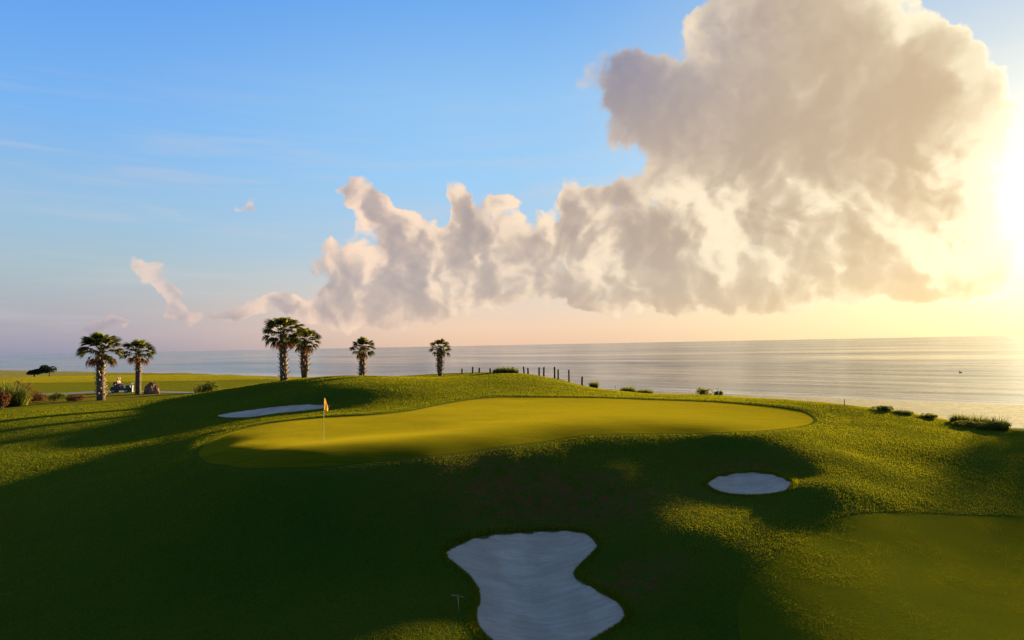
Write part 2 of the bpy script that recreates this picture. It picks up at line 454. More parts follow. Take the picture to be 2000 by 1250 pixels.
def closed_spline(pts, n=8):
    P = np.array(pts, float); m = len(P); out = []
    for i in range(m):
        p0, p1, p2, p3 = P[i - 1], P[i], P[(i + 1) % m], P[(i + 2) % m]
        for k_ in range(n):
            t = k_ / n
            out.append(.5 * ((2 * p1) + (-p0 + p2) * t + (2 * p0 - 5 * p1 + 4 * p2 - p3) * t * t + (-p0 + 3 * p1 - 3 * p2 + p3) * t ** 3))
    return np.array(out)

def poly_sd(x, y, P):
    """signed distance to a closed polygon, negative inside"""
    best = np.full(x.shape, 1e9); ins = np.zeros(x.shape, bool); n = len(P)
    for i in range(n):
        a = P[i]; b = P[(i + 1) % n]; ab = b - a
        t = np.clip(((x - a[0]) * ab[0] + (y - a[1]) * ab[1]) / (ab @ ab + 1e-12), 0, 1)
        best = np.minimum(best, np.hypot(x - a[0] - t * ab[0], y - a[1] - t * ab[1]))
        c = ((a[1] > y) != (b[1] > y)) & (x < (b[0] - a[0]) * (y - a[1]) / (b[1] - a[1] + 1e-12) + a[0])
        ins ^= c
    return np.where(ins, -best, best)

def base_h(x, y):
    s = coast_dist(x, y)
    c = tps(np.clip(x, -220, 80), np.clip(y, -40, 200))
    c = np.clip(c, 0.5, 9)
    far = ss(np.hypot(x, y), 170, 230)
    c = c * (1 - far) + 4.6 * far
    beach = np.where(s < 0, s * 0.05, np.where(s < 34, s * 0.028, 0.95 + (s - 34) * 0.01))
    beach = np.maximum(beach, -6)
    w = ss(s, 28, 72)
    h = beach * (1 - w) + c * w
    near = np.exp(-(np.hypot(x, y) / 120) ** 2)
    h = h + fbm(x / 9, y / 9, 3, 5) * 0.12 * near * w + fbm(x / 2.2, y / 2.2, 3, 9) * 0.035 * near * w
    # rough dune ground behind the crest
    du = ss(s, 34, 48) * ss(s, 78, 58)
    h = h + fbm(x / 6, y / 6, 4, 31) * 0.9 * du
    return h, s

# ray march onto the bare terrain to turn picture outlines into ground outlines
RX0, RX1, RY0, RY1, RS = -75.0, 60.0, 8.0, 100.0, 0.25
_gx, _gy = np.meshgrid(np.arange(RX0, RX1, RS), np.arange(RY0, RY1, RS))
RH, RSD = base_h(_gx, _gy)
def grid_at(G, x, y):
    fx = np.clip((np.asarray(x, float) - RX0) / RS, 0, G.shape[1] - 1.001); fy = np.clip((np.asarray(y, float) - RY0) / RS, 0, G.shape[0] - 1.001)
    i = fx.astype(int); j = fy.astype(int); a = fx - i; b = fy - j
    return (G[j, i] * (1 - a) + G[j, i + 1] * a) * (1 - b) + (G[j + 1, i] * (1 - a) + G[j + 1, i + 1] * a) * b
def hit(u, v, G=None, ymin=10.0):
    G = RH if G is None else G
    d = ray(u, v)
    Y = np.arange(ymin, 99, 0.05); X = d.x / d.y * Y; Z = CAM_Z + d.z / d.y * Y
    g = grid_at(G, X, Y)
    k_ = np.argmax(Z <= g)
    if Z[k_] > g[k_]: k_ = len(Y) - 1
    return (X[k_], Y[k_], g[k_])
def outline(px, n=6):
    return closed_spline([hit(u, v)[:2] for u, v in px], n)

GREEN = outline([(388,885),(402,868),(440,848),(520,828),(620,816),(720,811),(800,803),(860,791),(930,780),(1000,776),(1150,777),(1300,782),(1400,786),(1500,794),(1562,804),
                 (1588,820),(1565,832),(1500,840),(1400,845),(1300,846),(1200,847),(1130,851),(1000,869),(850,889),(700,906),(600,913),(500,915),(430,908),(396,898)])
BUNK_BIG = outline([(870,1083),(890,1068),(930,1053),(985,1043),(1060,1038),(1120,1038),(1155,1047),(1169,1062),(1160,1080),(1137,1103),(1126,1117),(1133,1132),(1170,1155),(1205,1175),
                    (1222,1195),(1220,1212),(1200,1228),(1160,1252),(1110,1275),(1040,1285),(980,1272),(948,1245),(934,1225),(930,1200),(932,1165),(928,1145),(908,1122),(885,1103),(871,1092)])
BUNK_SMALL = outline([(1381,948),(1393,935),(1430,926),(1470,923),(1515,929),(1542,940),(1548,949),(1535,960),(1500,967),(1450,969),(1405,962)])
BUNK_BACK = outline([(424,812),(465,804),(520,797),(560,793),(605,790),(640,791),(647,794),(630,799),(600,803),(540,809),(490,816),(445,817)])
APPROACH = outline([(1560,1062),(1620,1024),(1680,1006),(1760,1003),(1850,1007),(1950,1010),(2080,1020),(2300,1080),(2300,1240),(1900,1330),(1600,1330),(1470,1290),(1440,1200),(1470,1130)])
BUNKERS = [BUNK_BIG, BUNK_SMALL, BUNK_BACK]

def bbox_sd(x, y, P, pad):
    out = np.full(x.shape, 99.0)
    m = (x > P[:, 0].min() - pad) & (x < P[:, 0].max() + pad) & (y > P[:, 1].min() - pad) & (y < P[:, 1].max() + pad)
    if m.any(): out[m] = poly_sd(x[m], y[m], P)
    return out
def height(x, y, full=False):
    h, s = base_h(x, y)
    sds = []
    for P, lip, dish in zip(BUNKERS, (0.055, 0.05, 0.05), (0.25, 0.14, 0.12)):
        d = bbox_sd(x, y, P, 3)
        # a low grass roll round the edge, a sharp lip down to the sand, then a shallow dish
        h = h + lip * 0.55 * np.exp(-((d - 0.25) / 0.45) ** 2) - lip * ss(d, 0.06, -0.10) - dish * ss(d, 0.0, -2.2)
        sds.append(d)
    g = bbox_sd(x, y, GREEN, 5)
    # the green is cut lower than its fringe
    h = h - 0.035 * ss(g, 0.12, -0.05) + 0.05 * np.exp(-((g - 0.9) / 0.7) ** 2)
    a = bbox_sd(x, y, APPROACH, 5)
    h = h - 0.02 * ss(a, 0.15, -0.05)
    if full: return h, s, sds, g, a
    return h

# ------------------------------------------------------------------ ground meshes: a ring grid, finest where the photograph is near
an1 = np.linspace(-43, 43, 760)
an2 = np.r_[np.arange(46, 180, 6), np.arange(-180, -44, 6)]
ang_ = np.sort(np.unique(np.r_[an1, an2, [180]])); 
ang_ = ang_[(ang_ > -180) | False]
rr = np.r_[np.array([0.3, 2, 4, 6, 8, 9.5, 10.5, 11.2]), 11.6 * np.exp(np.linspace(0, math.log(62 / 11.6), 520)), 62 * np.exp(np.linspace(0.008, math.log(900 / 62), 180))]
AA, RRr = np.meshgrid(np.radians(ang_), rr)
GX = RRr * np.sin(AA); GY = RRr * np.cos(AA)
GZ, GS, GSD, GGR, GAP = height(GX, GY, True)
ni, nj = GX.shape
idx = np.arange(ni * nj).reshape(ni, nj)
nxt = np.roll(idx, -1, axis=1)
quads = np.stack([idx[:-1], nxt[:-1], nxt[1:], idx[1:]], axis=-1).reshape(-1, 4)[:, ::-1]
# where the beach begins
wob = fbm(GX / 7, GY / 7, 4, 3) * 16
back = ss(GS, 40, 62)
beach_f = (GS + wob) < 44
dune_patch = bbox_sd(GX, GY, np.array([(5.5, 74.5), (9, 73.2), (12.5, 72), (15, 73.5), (13, 78), (8, 80), (5, 78)]), 3) < 0
beach_v = (beach_f | dune_patch).ravel()
isb = beach_v[quads].sum(1) >= 2
co = np.c_[GX.ravel(), GY.ravel(), GZ.ravel()]
bare = np.exp(-(((GX - 1.6) / 5.5) ** 2 + ((GY - 27.5) / 2.6) ** 2)) * 1.0
bare = np.maximum(bare, np.exp(-(((GX - 3.6) / 1.6) ** 2 + ((GY - 21.3) / 1.2) ** 2)))
bare = np.maximum(bare, 0.8 * np.exp(-(((GX - 10.3) / 2.6) ** 2 + ((GY - 31.0) / 1.4) ** 2)))
duney = np.maximum(ss(GS + wob, 74, 50), 0.8 * ss(GY + wob, 150, 162) * (GX < 0))
left_scrub = np.exp(-(((GX + 50) / 12) ** 2 + ((GY - 72) / 5) ** 2))
def submesh(name, fsel, mat, **kw):
    f = quads[fsel]; used = np.unique(f); mp = -np.ones(len(co), int); mp[used] = np.arange(len(used))
    me = mesh_np(name, co[used], mp[f], True, {'bare': bare.ravel()[used], 'dune': duney.ravel()[used], 'scrub': left_scrub.ravel()[used], 'inland': GS.ravel()[used]})
    return new_obj(name, me, mat=mat, **kw)

# ================================================================== materials
def new_mat(name):
    m = bpy.data.materials.new(name); m.use_nodes = True; m.node_tree.nodes.clear(); S.nt = m.node_tree
    return m
def out_surface(sh):
    o = S.nt.nodes.new('ShaderNodeOutputMaterial'); S.nt.links.new(sh, o.inputs[0])
def setin(n, name, v):
    v = v.v if isinstance(v, S) else v
    if isinstance(v, (int, float)): n.inputs[name].default_value = v
    elif isinstance(v, tuple): n.inputs[name].default_value = (v + (1.0,))[:4] if n.inputs[name].type == 'RGBA' else v
    else: S.nt.links.new(v, n.inputs[name])
def principled(col, rough=0.8, **kw):
    n = S.nt.nodes.new('ShaderNodeBsdfPrincipled')
    setin(n, 'Base Color', col); setin(n, 'Roughness', rough)
    for k_, v in kw.items(): setin(n, k_.replace('_', ' '), v)
    return n
def bump(h, dist=0.05, strength=1.0, normal=None):
    n = S.nt.nodes.new('ShaderNodeBump')
    S.nt.links.new(h.v, n.inputs['Height']); n.inputs['Distance'].default_value = dist; n.inputs['Strength'].default_value = strength
    if normal is not None: S.nt.links.new(normal.v, n.inputs['Normal'])
    return S(n.outputs[0])
def attr(name):
    n = S.nt.nodes.new('ShaderNodeAttribute'); n.attribute_name = name
    return S(n.outputs['Fac'])
def pos():
    n = S.nt.nodes.new('ShaderNodeNewGeometry'); return S(n.outputs['Position'])

def mat_grass():
    m = new_mat('rough_turf')
    p = pos()
    big = noise(p, 0.16, 4, 0.55); midn = noise(p, 1.1, 5, 0.6); fine = noise(p, 14.0, 4, 0.7)
    c = mixc(sstep(big, 0.35, 0.65), (0.018, 0.050, 0.005), (0.028, 0.054, 0.005))
    c = mixc(sstep(midn, 0.42, 0.72) * 0.7, c, (0.036, 0.054, 0.005))
    c = mixc(sstep(fine, 0.3, 0.75) * 0.5, c, (0.012, 0.024, 0.003))
    bs = clamp01(attr('bare') * 1.5 * sstep(noise(p, 2.6, 5, 0.75), 0.38, 0.66))
    c = mixc(bs * 0.85, c, (0.085, 0.032, 0.014))
    du = attr('dune')
    dn = sstep(noise(p, 0.9, 5, 0.65) + du * 0.5, 0.55, 0.85) * du
    c = mixc(dn, c, (0.085, 0.080, 0.060))
    sc = attr('scrub')
    c = mixc(clamp01(sc * 1.4 * sstep(noise(p, 0.8, 4, 0.7), 0.42, 0.6)), c, (0.075, 0.035, 0.015))
    nb = noise(p, 12.0, 5, 0.7)
    n = bump(nb, 0.05, 0.8)
    b = principled(c, 0.9, Normal=n, Sheen_Weight=0.08, Sheen_Roughness=0.5, Sheen_Tint=(0.60, 0.50, 0.05), Specular_IOR_Level=0.0)
    out_surface(b.outputs[0]); return m
def mat_green():
    m = new_mat('putting_turf')
    p = pos()
    x, y, z = sep(p)
    band = S._m('SINE', (x * 0.35 + y * 0.94) * 2.1)
    big = noise(p, 0.35, 4, 0.6); f = noise(p, 30.0, 3, 0.7)
    st = noise(vmath('MULTIPLY', p, (0.25, 2.4, 1)), 1.0, 4, 0.6)
    c = mixc(sstep(big, 0.35, 0.7), (0.040, 0.058, 0.002), (0.066, 0.064, 0.002))
    c = mixc(sstep(st, 0.4, 0.65) * 0.6, c, (0.024, 0.034, 0.002))
    c = mixc(lin(band, -0.6, 0.6) * 0.10, c, (0.046, 0.048, 0.003))
    c = mixc(sstep(f, 0.3, 0.8) * 0.3, c, (0.022, 0.029, 0.002))
    n = bump(noise(p, 40.0, 3, 0.6), 0.01, 0.5, None)
    b = principled(c, 0.85, Normal=n, Sheen_Weight=0.12, Sheen_Roughness=0.4, Sheen_Tint=(0.8, 0.62, 0.03), Specular_IOR_Level=0.0)
    out_surface(b.outputs[0]); return m
def mat_fair():
    m = new_mat('fairway_turf')
    p = pos()
    big = noise(p, 0.3, 4, 0.6); f = noise(p, 20.0, 4, 0.7)
    c = mixc(sstep(big, 0.35, 0.7), (0.036, 0.060, 0.003), (0.056, 0.066, 0.003))
    c = mixc(sstep(f, 0.3, 0.8) * 0.45, c, (0.022, 0.036, 0.003))
    n = bump(noise(p, 16.0, 5, 0.75), 0.06, 0.9)
    b = principled(c, 0.9, Normal=n, Sheen_Weight=0.15, Sheen_Roughness=0.4, Sheen_Tint=(0.7, 0.55, 0.04), Specular_IOR_Level=0.0)
    out_surface(b.outputs[0]); return m
def mat_sand(name, c0, c1, rake=False):
    m = new_mat(name)
    p = pos()
    a = noise(p, 0.9, 5, 0.6); f = noise(p, 18, 4, 0.7)
    c = mixc(sstep(a, 0.35, 0.7), c0, c1)
    c = mixc(sstep(f, 0.35, 0.75) * 0.25, c, tuple(k_ * 0.72 for k_ in c0))
    if rake:
        st = noise(vmath('MULTIPLY', p, (0.35, 3.2, 1)), 1.4, 5, 0.6, 0.6)
        c = mixc(sstep(st, 0.42, 0.62) * 0.3, c, tuple(k_ * 0.66 for k_ in c0))
        h = noise(vmath('MULTIPLY', p, (1.2, 7, 1)), 2.2, 5, 0.65, 0.8) + noise(p, 30, 2, 0.5) * 0.2
        n = bump(h, 0.08, 0.9)
    else:
        n = bump(noise(p, 1.1, 7, 0.7), 0.9, 1.0)
    b = principled(c, 0.95, Normal=n, Specular_IOR_Level=0.1)
    out_surface(b.outputs[0]); return m
def mat_water():
    m = new_mat('sea_water')
    p = pos()
    # swell lines run along the shore, which lies diagonal to x
    q = S.nt.nodes.new('ShaderNodeMapping'); q.inputs['Rotation'].default_value = (0, 0, R(40)); S.nt.links.new(p.v, q.inputs['Vector'])
    q = S(q.outputs[0])
    qa = vmath('MULTIPLY', q, (0.030, 0.22, 1))
    qb = vmath('MULTIPLY', q, (0.25, 0.9, 1))
    sw = noise(qa, 1.0, 4, 0.55, 0.5)
    rp = noise(qb, 1.0, 5, 0.65)
    far = noise(vmath('MULTIPLY', q, (0.0035, 0.014, 1)), 1.0, 4, 0.6, 0.4)
    n = bump(sw, 0.38, 0.5); n = bump(rp, 0.10, 0.5, n)
    col = mixc(sstep(far, 0.4, 0.62), (0.010, 0.022, 0.034), (0.022, 0.040, 0.052))
    sh = attr('shore')
    fo = noise(vmath('MULTIPLY', q, (0.05, 0.5, 1)), 1.0, 6, 0.7, 0.8)
    fm = sstep(fo, 0.50, 0.60) * sstep(sh, 16.0, 5.0) + sstep(sh, 2.4, 0.8) * 0.8
    col = mixc(clamp01(fm) * 0.8, col, (0.45, 0.45, 0.44))
    b = principled(col, lin(far, 0.35, 0.65, 0.08, 0.22), Normal=n, IOR=1.33, Specular_IOR_Level=0.5)
    out_surface(b.outputs[0]); return m
def mat_simple(name, col, rough=0.7, var=0.35, scale=6.0, bmp=0.02, **kw):
    m = new_mat(name)
    p = S(S.nt.nodes.new('ShaderNodeTexCoord').outputs['Object'])
    f = noise(p, scale, 4, 0.65)
    c = mixc(sstep(f, 0.35, 0.7) * 1.0, tuple(k_ * (1 - var) for k_ in col), tuple(min(1, k_ * (1 + var)) for k_ in col))
    b = principled(c, rough, Normal=bump(noise(p, scale * 3, 3, 0.6), bmp, 0.6), **kw)
    out_surface(b.outputs[0]); return m
def mat_leaf(name, col, trans=(0.10, 0.12, 0.01), tf=0.35, var=0.4, scale=3.0):
    m = new_mat(name)
    p = pos()
    f = noise(p, scale, 3, 0.7); f2 = noise(p, scale * 7, 2, 0.6)
    c = mixc(sstep(f, 0.3, 0.7), tuple(k_ * (1 - var) for k_ in col), tuple(k_ * (1 + var) for k_ in col))
    c = mixc(sstep(f2, 0.55, 0.75) * 0.4, c, (col[0] * 1.9 + 0.01, col[1] * 1.25, col[2] * 0.8))
    d = S.nt.nodes.new('ShaderNodeBsdfDiffuse'); S.nt.links.new(c.v, d.inputs[0])
    t = S.nt.nodes.new('ShaderNodeBsdfTranslucent'); t.inputs[0].default_value = trans + (1,)
    mx = S.nt.nodes.new('ShaderNodeMixShader'); mx.inputs[0].default_value = tf
    S.nt.links.new(d.outputs[0], mx.inputs[1]); S.nt.links.new(t.outputs[0], mx.inputs[2])
    out_surface(mx.outputs[0]); return m

M_GRASS = mat_grass(); M_GREEN = mat_green(); M_FAIR = mat_fair()
M_SAND = mat_sand('bunker_sand', (0.42, 0.31, 0.235), (0.52, 0.40, 0.31), True)
M_BEACH = mat_sand('beach_sand', (0.12, 0.105, 0.095), (0.21, 0.18, 0.16))
M_WATER = mat_water()

# ================================================================== the land and the sea
ground = submesh('ground', ~isb, M_GRASS, kind='structure')
beach = submesh('beach', isb & (GS.ravel()[quads].min(1) > -60), M_BEACH, kind='structure')
# far land strip and sea bed are covered by these sheets
def sheet(name, P, zoff, mat, step, **kw):
    """a fine sheet lying on the terrain inside a closed outline"""
    x0, y0 = P.min(0); x1, y1 = P.max(0)
    # resample outline
    seg = np.r_[P, P[:1]]; d = np.r_[0, np.cumsum(np.hypot(*np.diff(seg, axis=0).T))]
    n = max(40, int(d[-1] / (step * 0.8)))
    t = np.linspace(0, d[-1], n, endpoint=False)
    E = np.c_[np.interp(t, d, seg[:, 0]), np.interp(t, d, seg[:, 1])]
    gx, gy = np.meshgrid(np.arange(x0, x1, step), np.arange(y0, y1, step))
    gx = gx + (np.arange(gx.shape[0]) % 2)[:, None] * step * .5
    sd = poly_sd(gx, gy, P); m_ = sd < -step * 0.45
    pts = np.r_[E, np.c_[gx[m_], gy[m_]]]
    from mathutils.geometry import delaunay_2d_cdt
    vs, _, fs, _, _, _ = delaunay_2d_cdt([Vector(p) for p in pts.tolist()], [(i, (i + 1) % n) for i in range(n)], [], 1, 1e-5)
    V = np.array([tuple(v) for v in vs]); Fc = np.array([f for f in fs if len(f) == 3])
    z = height(V[:, 0], V[:, 1]) + zoff
    me = mesh_np(name, np.c_[V, z], Fc, True)
    # make sure it faces up
    if me.polygons[0].normal.z < 0: me.flip_normals()
    return new_obj(name, me, mat=mat, **kw)
green_o = sheet('putting_green', GREEN, 0.014, M_GREEN, 0.30, kind='structure')
approach_o = sheet('approach_fairway', APPROACH, 0.014, M_FAIR, 0.30, kind='structure')
bb = sheet('sand_bunker', BUNK_BIG, 0.012, M_SAND, 0.12, kind='structure')
bs_ = sheet('sand_bunker', BUNK_SMALL, 0.012, M_SAND, 0.12, kind='structure')
bk = sheet('sand_bunker', BUNK_BACK, 0.012, M_SAND, 0.20, kind='structure')

# far fairways on the left
def px_poly(px, z): return closed_spline([atz(u, v, z)[:2] for u, v in px], 6)
FAIRFAR = closed_spline([(-150,150),(-120,156),(-95,152),(-62,143),(-45,136),(-28,128),(-24,116),(-38,114),(-60,115),(-90,119),(-125,124),(-150,132)], 6)
far_fair = sheet('far_fairway', FAIRFAR, 0.02, M_FAIR, 1.2, kind='structure')

# the sea: one sheet to the horizon, with a shallow swell in its near part
sx = np.r_[-40000, -8000, -2500, -900, np.linspace(-420, 320, 250), 900, 2500, 8000, 40000]
sy = np.r_[-9000, -900, -200, np.linspace(20, 620, 330), 900, 1800, 5000, 14000, 45000]
SX, SY = np.meshgrid(sx, sy)
sdist = -coast_dist(SX, SY)
swell = np.zeros_like(SX)
for k_, (w_, a_, ph) in enumerate(((9.0, .10, 0), (15.0, .12, 2.0), (24, .14, 4.1))):
    cr = 0.5 + 0.5 * np.sin(2 * math.pi * (sdist + fbm(SX / 60, SY / 60, 3, 40 + k_) * 30) / w_ + ph)
    swell += a_ * cr ** 3 * (0.35 + fbm(SX / 45, SY / 45, 3, 50 + k_) + .5)
swell *= ss(sdist, -5, 25) * ss(sdist, 320, 120)
SZ = swell - 0.02
ii = np.arange(SX.size).reshape(SX.shape)
wq = np.stack([ii[:-1, :-1], ii[:-1, 1:], ii[1:, 1:], ii[1:, :-1]], -1).reshape(-1, 4)
keep = (sdist.ravel()[wq].max(1) > -14)
sea = new_obj('sea', mesh_np('sea', np.c_[SX.ravel(), SY.ravel(), SZ.ravel()], wq[keep], True, {'shore': sdist.ravel()}), mat=M_WATER, kind='structure')

# ================================================================== plants, posts and other things
def tube(pts, rad, n=8, cap=True):
    """verts, faces of a tube along pts with radii"""
    V = []; Fc = []
    pts = [Vector(p) for p in pts]
    for i, p in enumerate(pts):
        t = (pts[min(i + 1, len(pts) - 1)] - pts[max(i - 1, 0)]).normalized()
        a = t.cross(Vector((0.13, 1, 0.07))).normalized(); b = t.cross(a)
        for k_ in range(n):
            w = 2 * math.pi * k_ / n
            V.append(p + (a * math.cos(w) + b * math.sin(w)) * rad[i])
    for i in range(len(pts) - 1):
        for k_ in range(n):
            Fc.append((i * n + k_, i * n + (k_ + 1) % n, (i + 1) * n + (k_ + 1) % n, (i + 1) * n + k_))
    if cap:
        Fc.append(tuple(range(n))[::-1]); Fc.append(tuple((len(pts) - 1) * n + k_ for k_ in range(n)))
    return V, Fc
def mesh_from(name, parts, smooth=False):
    V = []; Fc = []
    for v, f in parts:
        o = len(V); V += [tuple(x) for x in v]; Fc += [tuple(i + o for i in q) for q in f]
    me = bpy.data.meshes.new(name); me.from_pydata(V, [], Fc); me.update()
    if smooth: me.polygons.foreach_set('use_smooth', [True] * len(me.polygons))
    return me
def box(c, s, rz=0, taper=1.0):
    x, y, z = s[0] / 2, s[1] / 2, s[2] / 2; q = math.cos(rz), math.sin(rz); V = []
    for k_, (a, b, d) in enumerate([(-x, -y, -z), (x, -y, -z), (x, y, -z), (-x, y, -z), (-x, -y, z), (x, -y, z), (x, y, z), (-x, y, z)]):
        if k_ > 3: a *= taper; b *= taper
        V.append(Vector((c[0] + a * q[0] - b * q[1], c[1] + a * q[1] + b * q[0], c[2] + d)))
    return V, [(3, 2, 1, 0), (4, 5, 6, 7), (0, 1, 5, 4), (1, 2, 6, 5), (2, 3, 7, 6), (3, 0, 4, 7)]
def bevelled(me, w=0.02, seg=2):
    bm = bmesh.new(); bm.from_mesh(me)
    bmesh.ops.bevel(bm, geom=[e for e in bm.edges], offset=w, segments=seg, affect='EDGES', profile=0.5, clamp_overlap=True)
    bm.to_mesh(me); bm.free(); return me
def gz(x, y): return float(height(np.array([[float(x)]]), np.array([[float(y)]]))[0, 0])
def ground_at(u, v, Y=None):
    """ground point seen at a place of the photograph, or at a known distance when a crest hides the foot"""
    if Y is None:
        p = hit(u, v); x, y = p[0], p[1]
    else:
        p = aty(u, v, Y); x, y = p[0], Y
    return Vector((x, y, gz(x, y)))

M_TRUNK = mat_simple('palm_bark', (0.085, 0.048, 0.03), 0.9, 0.4, 3.0, 0.05)
M_BOOT = mat_simple('palm_boot', (0.50, 0.33, 0.19), 0.85, 0.45, 4.0, 0.03)
M_FR = mat_leaf('palm_frond_green', (0.036, 0.044, 0.014), (0.17, 0.15, 0.03), 0.34)
M_FRY = mat_leaf('palm_frond_bright', (0.060, 0.085, 0.012), (0.28, 0.27, 0.04), 0.45)
M_FRD = mat_leaf('palm_frond_dead', (0.10, 0.048, 0.024), (0.18, 0.07, 0.02), 0.25)
M_SHRUB = mat_leaf('shrub_leaf', (0.040, 0.056, 0.012), (0.20, 0.20, 0.03), 0.45)
M_OAT = mat_leaf('dune_grass_leaf', (0.055, 0.070, 0.020), (0.20, 0.20, 0.05), 0.4)
M_RED = mat_leaf('reddish_leaf', (0.085, 0.040, 0.022), (0.2, 0.08, 0.03), 0.3)
M_DARKLEAF = mat_leaf('dark_tree_leaf', (0.014, 0.022, 0.010), (0.04, 0.05, 0.01), 0.2)
M_WOOD = mat_simple('weathered_post', (0.075, 0.040, 0.028), 0.9, 0.35, 6.0, 0.02)
M_STEM = mat_simple('stem', (0.06, 0.045, 0.025), 0.9)

# --- one fan frond: petiole, ribs and about twenty drooping leaflets
def frond_mesh(name, rs, pet, blade, n, droop, spread=2.15, mat=None, split=0.5):
    r_ = random.Random(rs); V = []; Fc = []
    # petiole with a downward bow
    P = [Vector((pet * t, 0, -0.16 * pet * t * t * droop)) for t in (0, .35, .7, 1)]
    v, f = tube(P, [.032, .024, .018, .012], 4, False); V += v; Fc += f
    tip = P[-1]; ax = Vector((1, 0, -0.32 * droop)).normalized()
    for i in range(n):
        a = (i / (n - 1) - .5) * 2 * spread * .5 * 2
        a = max(-spread, min(spread, a * .5 * 1.0)) + r_.uniform(-.05, .05)
        L = blade * (1.0 - 0.28 * (abs(a) / spread) ** 2) * r_.uniform(.88, 1.08)
        w = 0.063 * blade / .9 * r_.uniform(.8, 1.15)
        d = Vector((math.cos(a), math.sin(a), 0.10 * math.sin(3 * a) - 0.12 * droop + r_.uniform(-.08, .08))).normalized()
        side = Vector((-math.sin(a), math.cos(a), r_.uniform(-.5, .5))).normalized()
        o = tip + ax * (0.12 * (1 - abs(a) / spread))
        m1 = o + d * L * split + Vector((0, 0, -0.05 * droop * L)); m2 = m1 + d * L * .28 + Vector((0, 0, -L * (.10 + .16 * droop)))
        e = m2 + d * L * .14 + Vector((0, 0, -L * (.14 + .30 * droop) * r_.uniform(.6, 1.3)))
        k_ = len(V)
        V += [o - side * w * .3, o + side * w * .3, m1 - side * w * .95 + Vector((0, 0, w * .3)), m1 + side * w * .95, m2 - side * w * .6, m2 + side * w * .6, e]
        Fc += [(k_, k_ + 1, k_ + 3, k_ + 2), (k_ + 2, k_ + 3, k_ + 5, k_ + 4), (k_ + 4, k_ + 5, k_ + 6)]
    me = mesh_from(name, [(V, Fc)]); me.materials.append(mat); return me
FR_UP = [frond_mesh('frond_young', 1 + i, .85, .95, 20, 0.15, 1.5, M_FRY) for i in range(2)]
FR_MID = [frond_mesh('frond_full', 11 + i, 1.05, .85, 24, 0.45, 2.1, M_FR) for i in range(3)]
FR_LOW = [frond_mesh('frond_hanging', 21 + i, 1.0, .75, 20, 0.9, 1.9, M_FR) for i in range(2)]
FR_DEAD = [frond_mesh('frond_dead', 31 + i, .80, .60, 14, 1.6, 1.3, M_FRD) for i in range(2)]

def palm(base, H, r0, crownR, seed, label, group, nfr=40, boots=(0.0, 1.0), rb=1.0, foot=None, lean=(0, 0), dead=7):
    r_ = random.Random(seed)
    t = empty('sabal_palm', base - Vector((0, 0, 0.1)), label=label, cat='palm tree', group=group)
    Ht = H - crownR * 0.72                               # height of the heart of the crown
    P = []; Rd = []
    for i in range(10):
        q = i / 9
        P.append(Vector((lean[0] * q * q + .03 * math.sin(4 * q + seed), lean[1] * q * q + .03 * math.cos(5 * q), Ht * q)))
        rr_ = r0 * .98 * (1.0 if foot is None else (foot + (1 - foot) * min(1, q / .3)))
        Rd.append(rr_ * (1.06 - 0.12 * q) * r_.uniform(.97, 1.03))
    me = mesh_from('palm_trunk', [tube(P, Rd, 12)], True)
    new_obj('trunk', me, t, M_TRUNK)
    def at(q):
        f = q * 9; i = min(8, int(f)); a = f - i
        return P[i].lerp(P[i + 1], a), Rd[i] * (1 - a) + Rd[i + 1] * a
    # boots: the stubs of old leaf stalks, in a crossing spiral
    parts = []; q = boots[0]; k_ = 0
    dq = 0.050 / Ht * 1.25
    while q < boots[1]:
        c, rr_ = at(min(q, .999)); a = k_ * 2.39996 + r_.uniform(-.15, .15)
        o = Vector((math.cos(a), math.sin(a), 0)); s_ = Vector((-math.sin(a), math.cos(a), 0))
        L = r_.uniform(.26, .42) * rb; w = r_.uniform(.06, .095) * rb
        b0 = c + o * rr_ * .86; up = (o * .80 + Vector((0, 0, .70)) + s_ * r_.uniform(-.25, .25)).normalized(); e = b0 + up * L
        th = o * .03
        parts.append(([b0 - s_ * w - th, b0 + s_ * w - th, b0 + s_ * w * .9 + th - Vector((0, 0, .05)), b0 - s_ * w * .9 + th - Vector((0, 0, .05)),
                       e - s_ * w * .55 - th, e + s_ * w * .55 - th, e + s_ * w * .5 + th, e - s_ * w * .5 + th],
                      [(0, 1, 5, 4), (1, 2, 6, 5), (2, 3, 7, 6), (3, 0, 4, 7), (4, 5, 6, 7)]))
        q += dq * r_.uniform(.8, 1.2) * rb; k_ += 1
    if parts:
        b = new_obj('leaf_boots', mesh_from('boots', parts), t, M_BOOT, kind='stuff')
    top = P[-1]; s = crownR / 2.0
    for i in range(nfr):
        q = i / (nfr - 1); a = i * 2.39996 + r_.uniform(-.2, .2)
        el_ = math.radians(84 - 106 * q ** 0.95 + r_.uniform(-7, 7))
        isdead = i >= nfr - dead
        me = r_.choice(FR_DEAD if isdead else FR_UP if q < .22 else FR_MID if q < .75 else FR_LOW)
        fo = new_obj('frond', me, t)
        sc = s * r_.uniform(.86, 1.06) * (0.9 if q < .22 else 1.0)
        rot = Matrix.Rotation(a, 4, 'Z') @ Matrix.Rotation(-el_, 4, 'Y') @ Matrix.Rotation(r_.uniform(-.5, .5), 4, 'X')
        fo.matrix_basis = Matrix.Translation(top + Vector((0, 0, -.25 * q))) @ rot @ Matrix.Diagonal((sc, sc, sc, 1))
        if isdead and r_.random() < .9: fo['label'] = 'brown dead frond hanging under the crown'
    return t
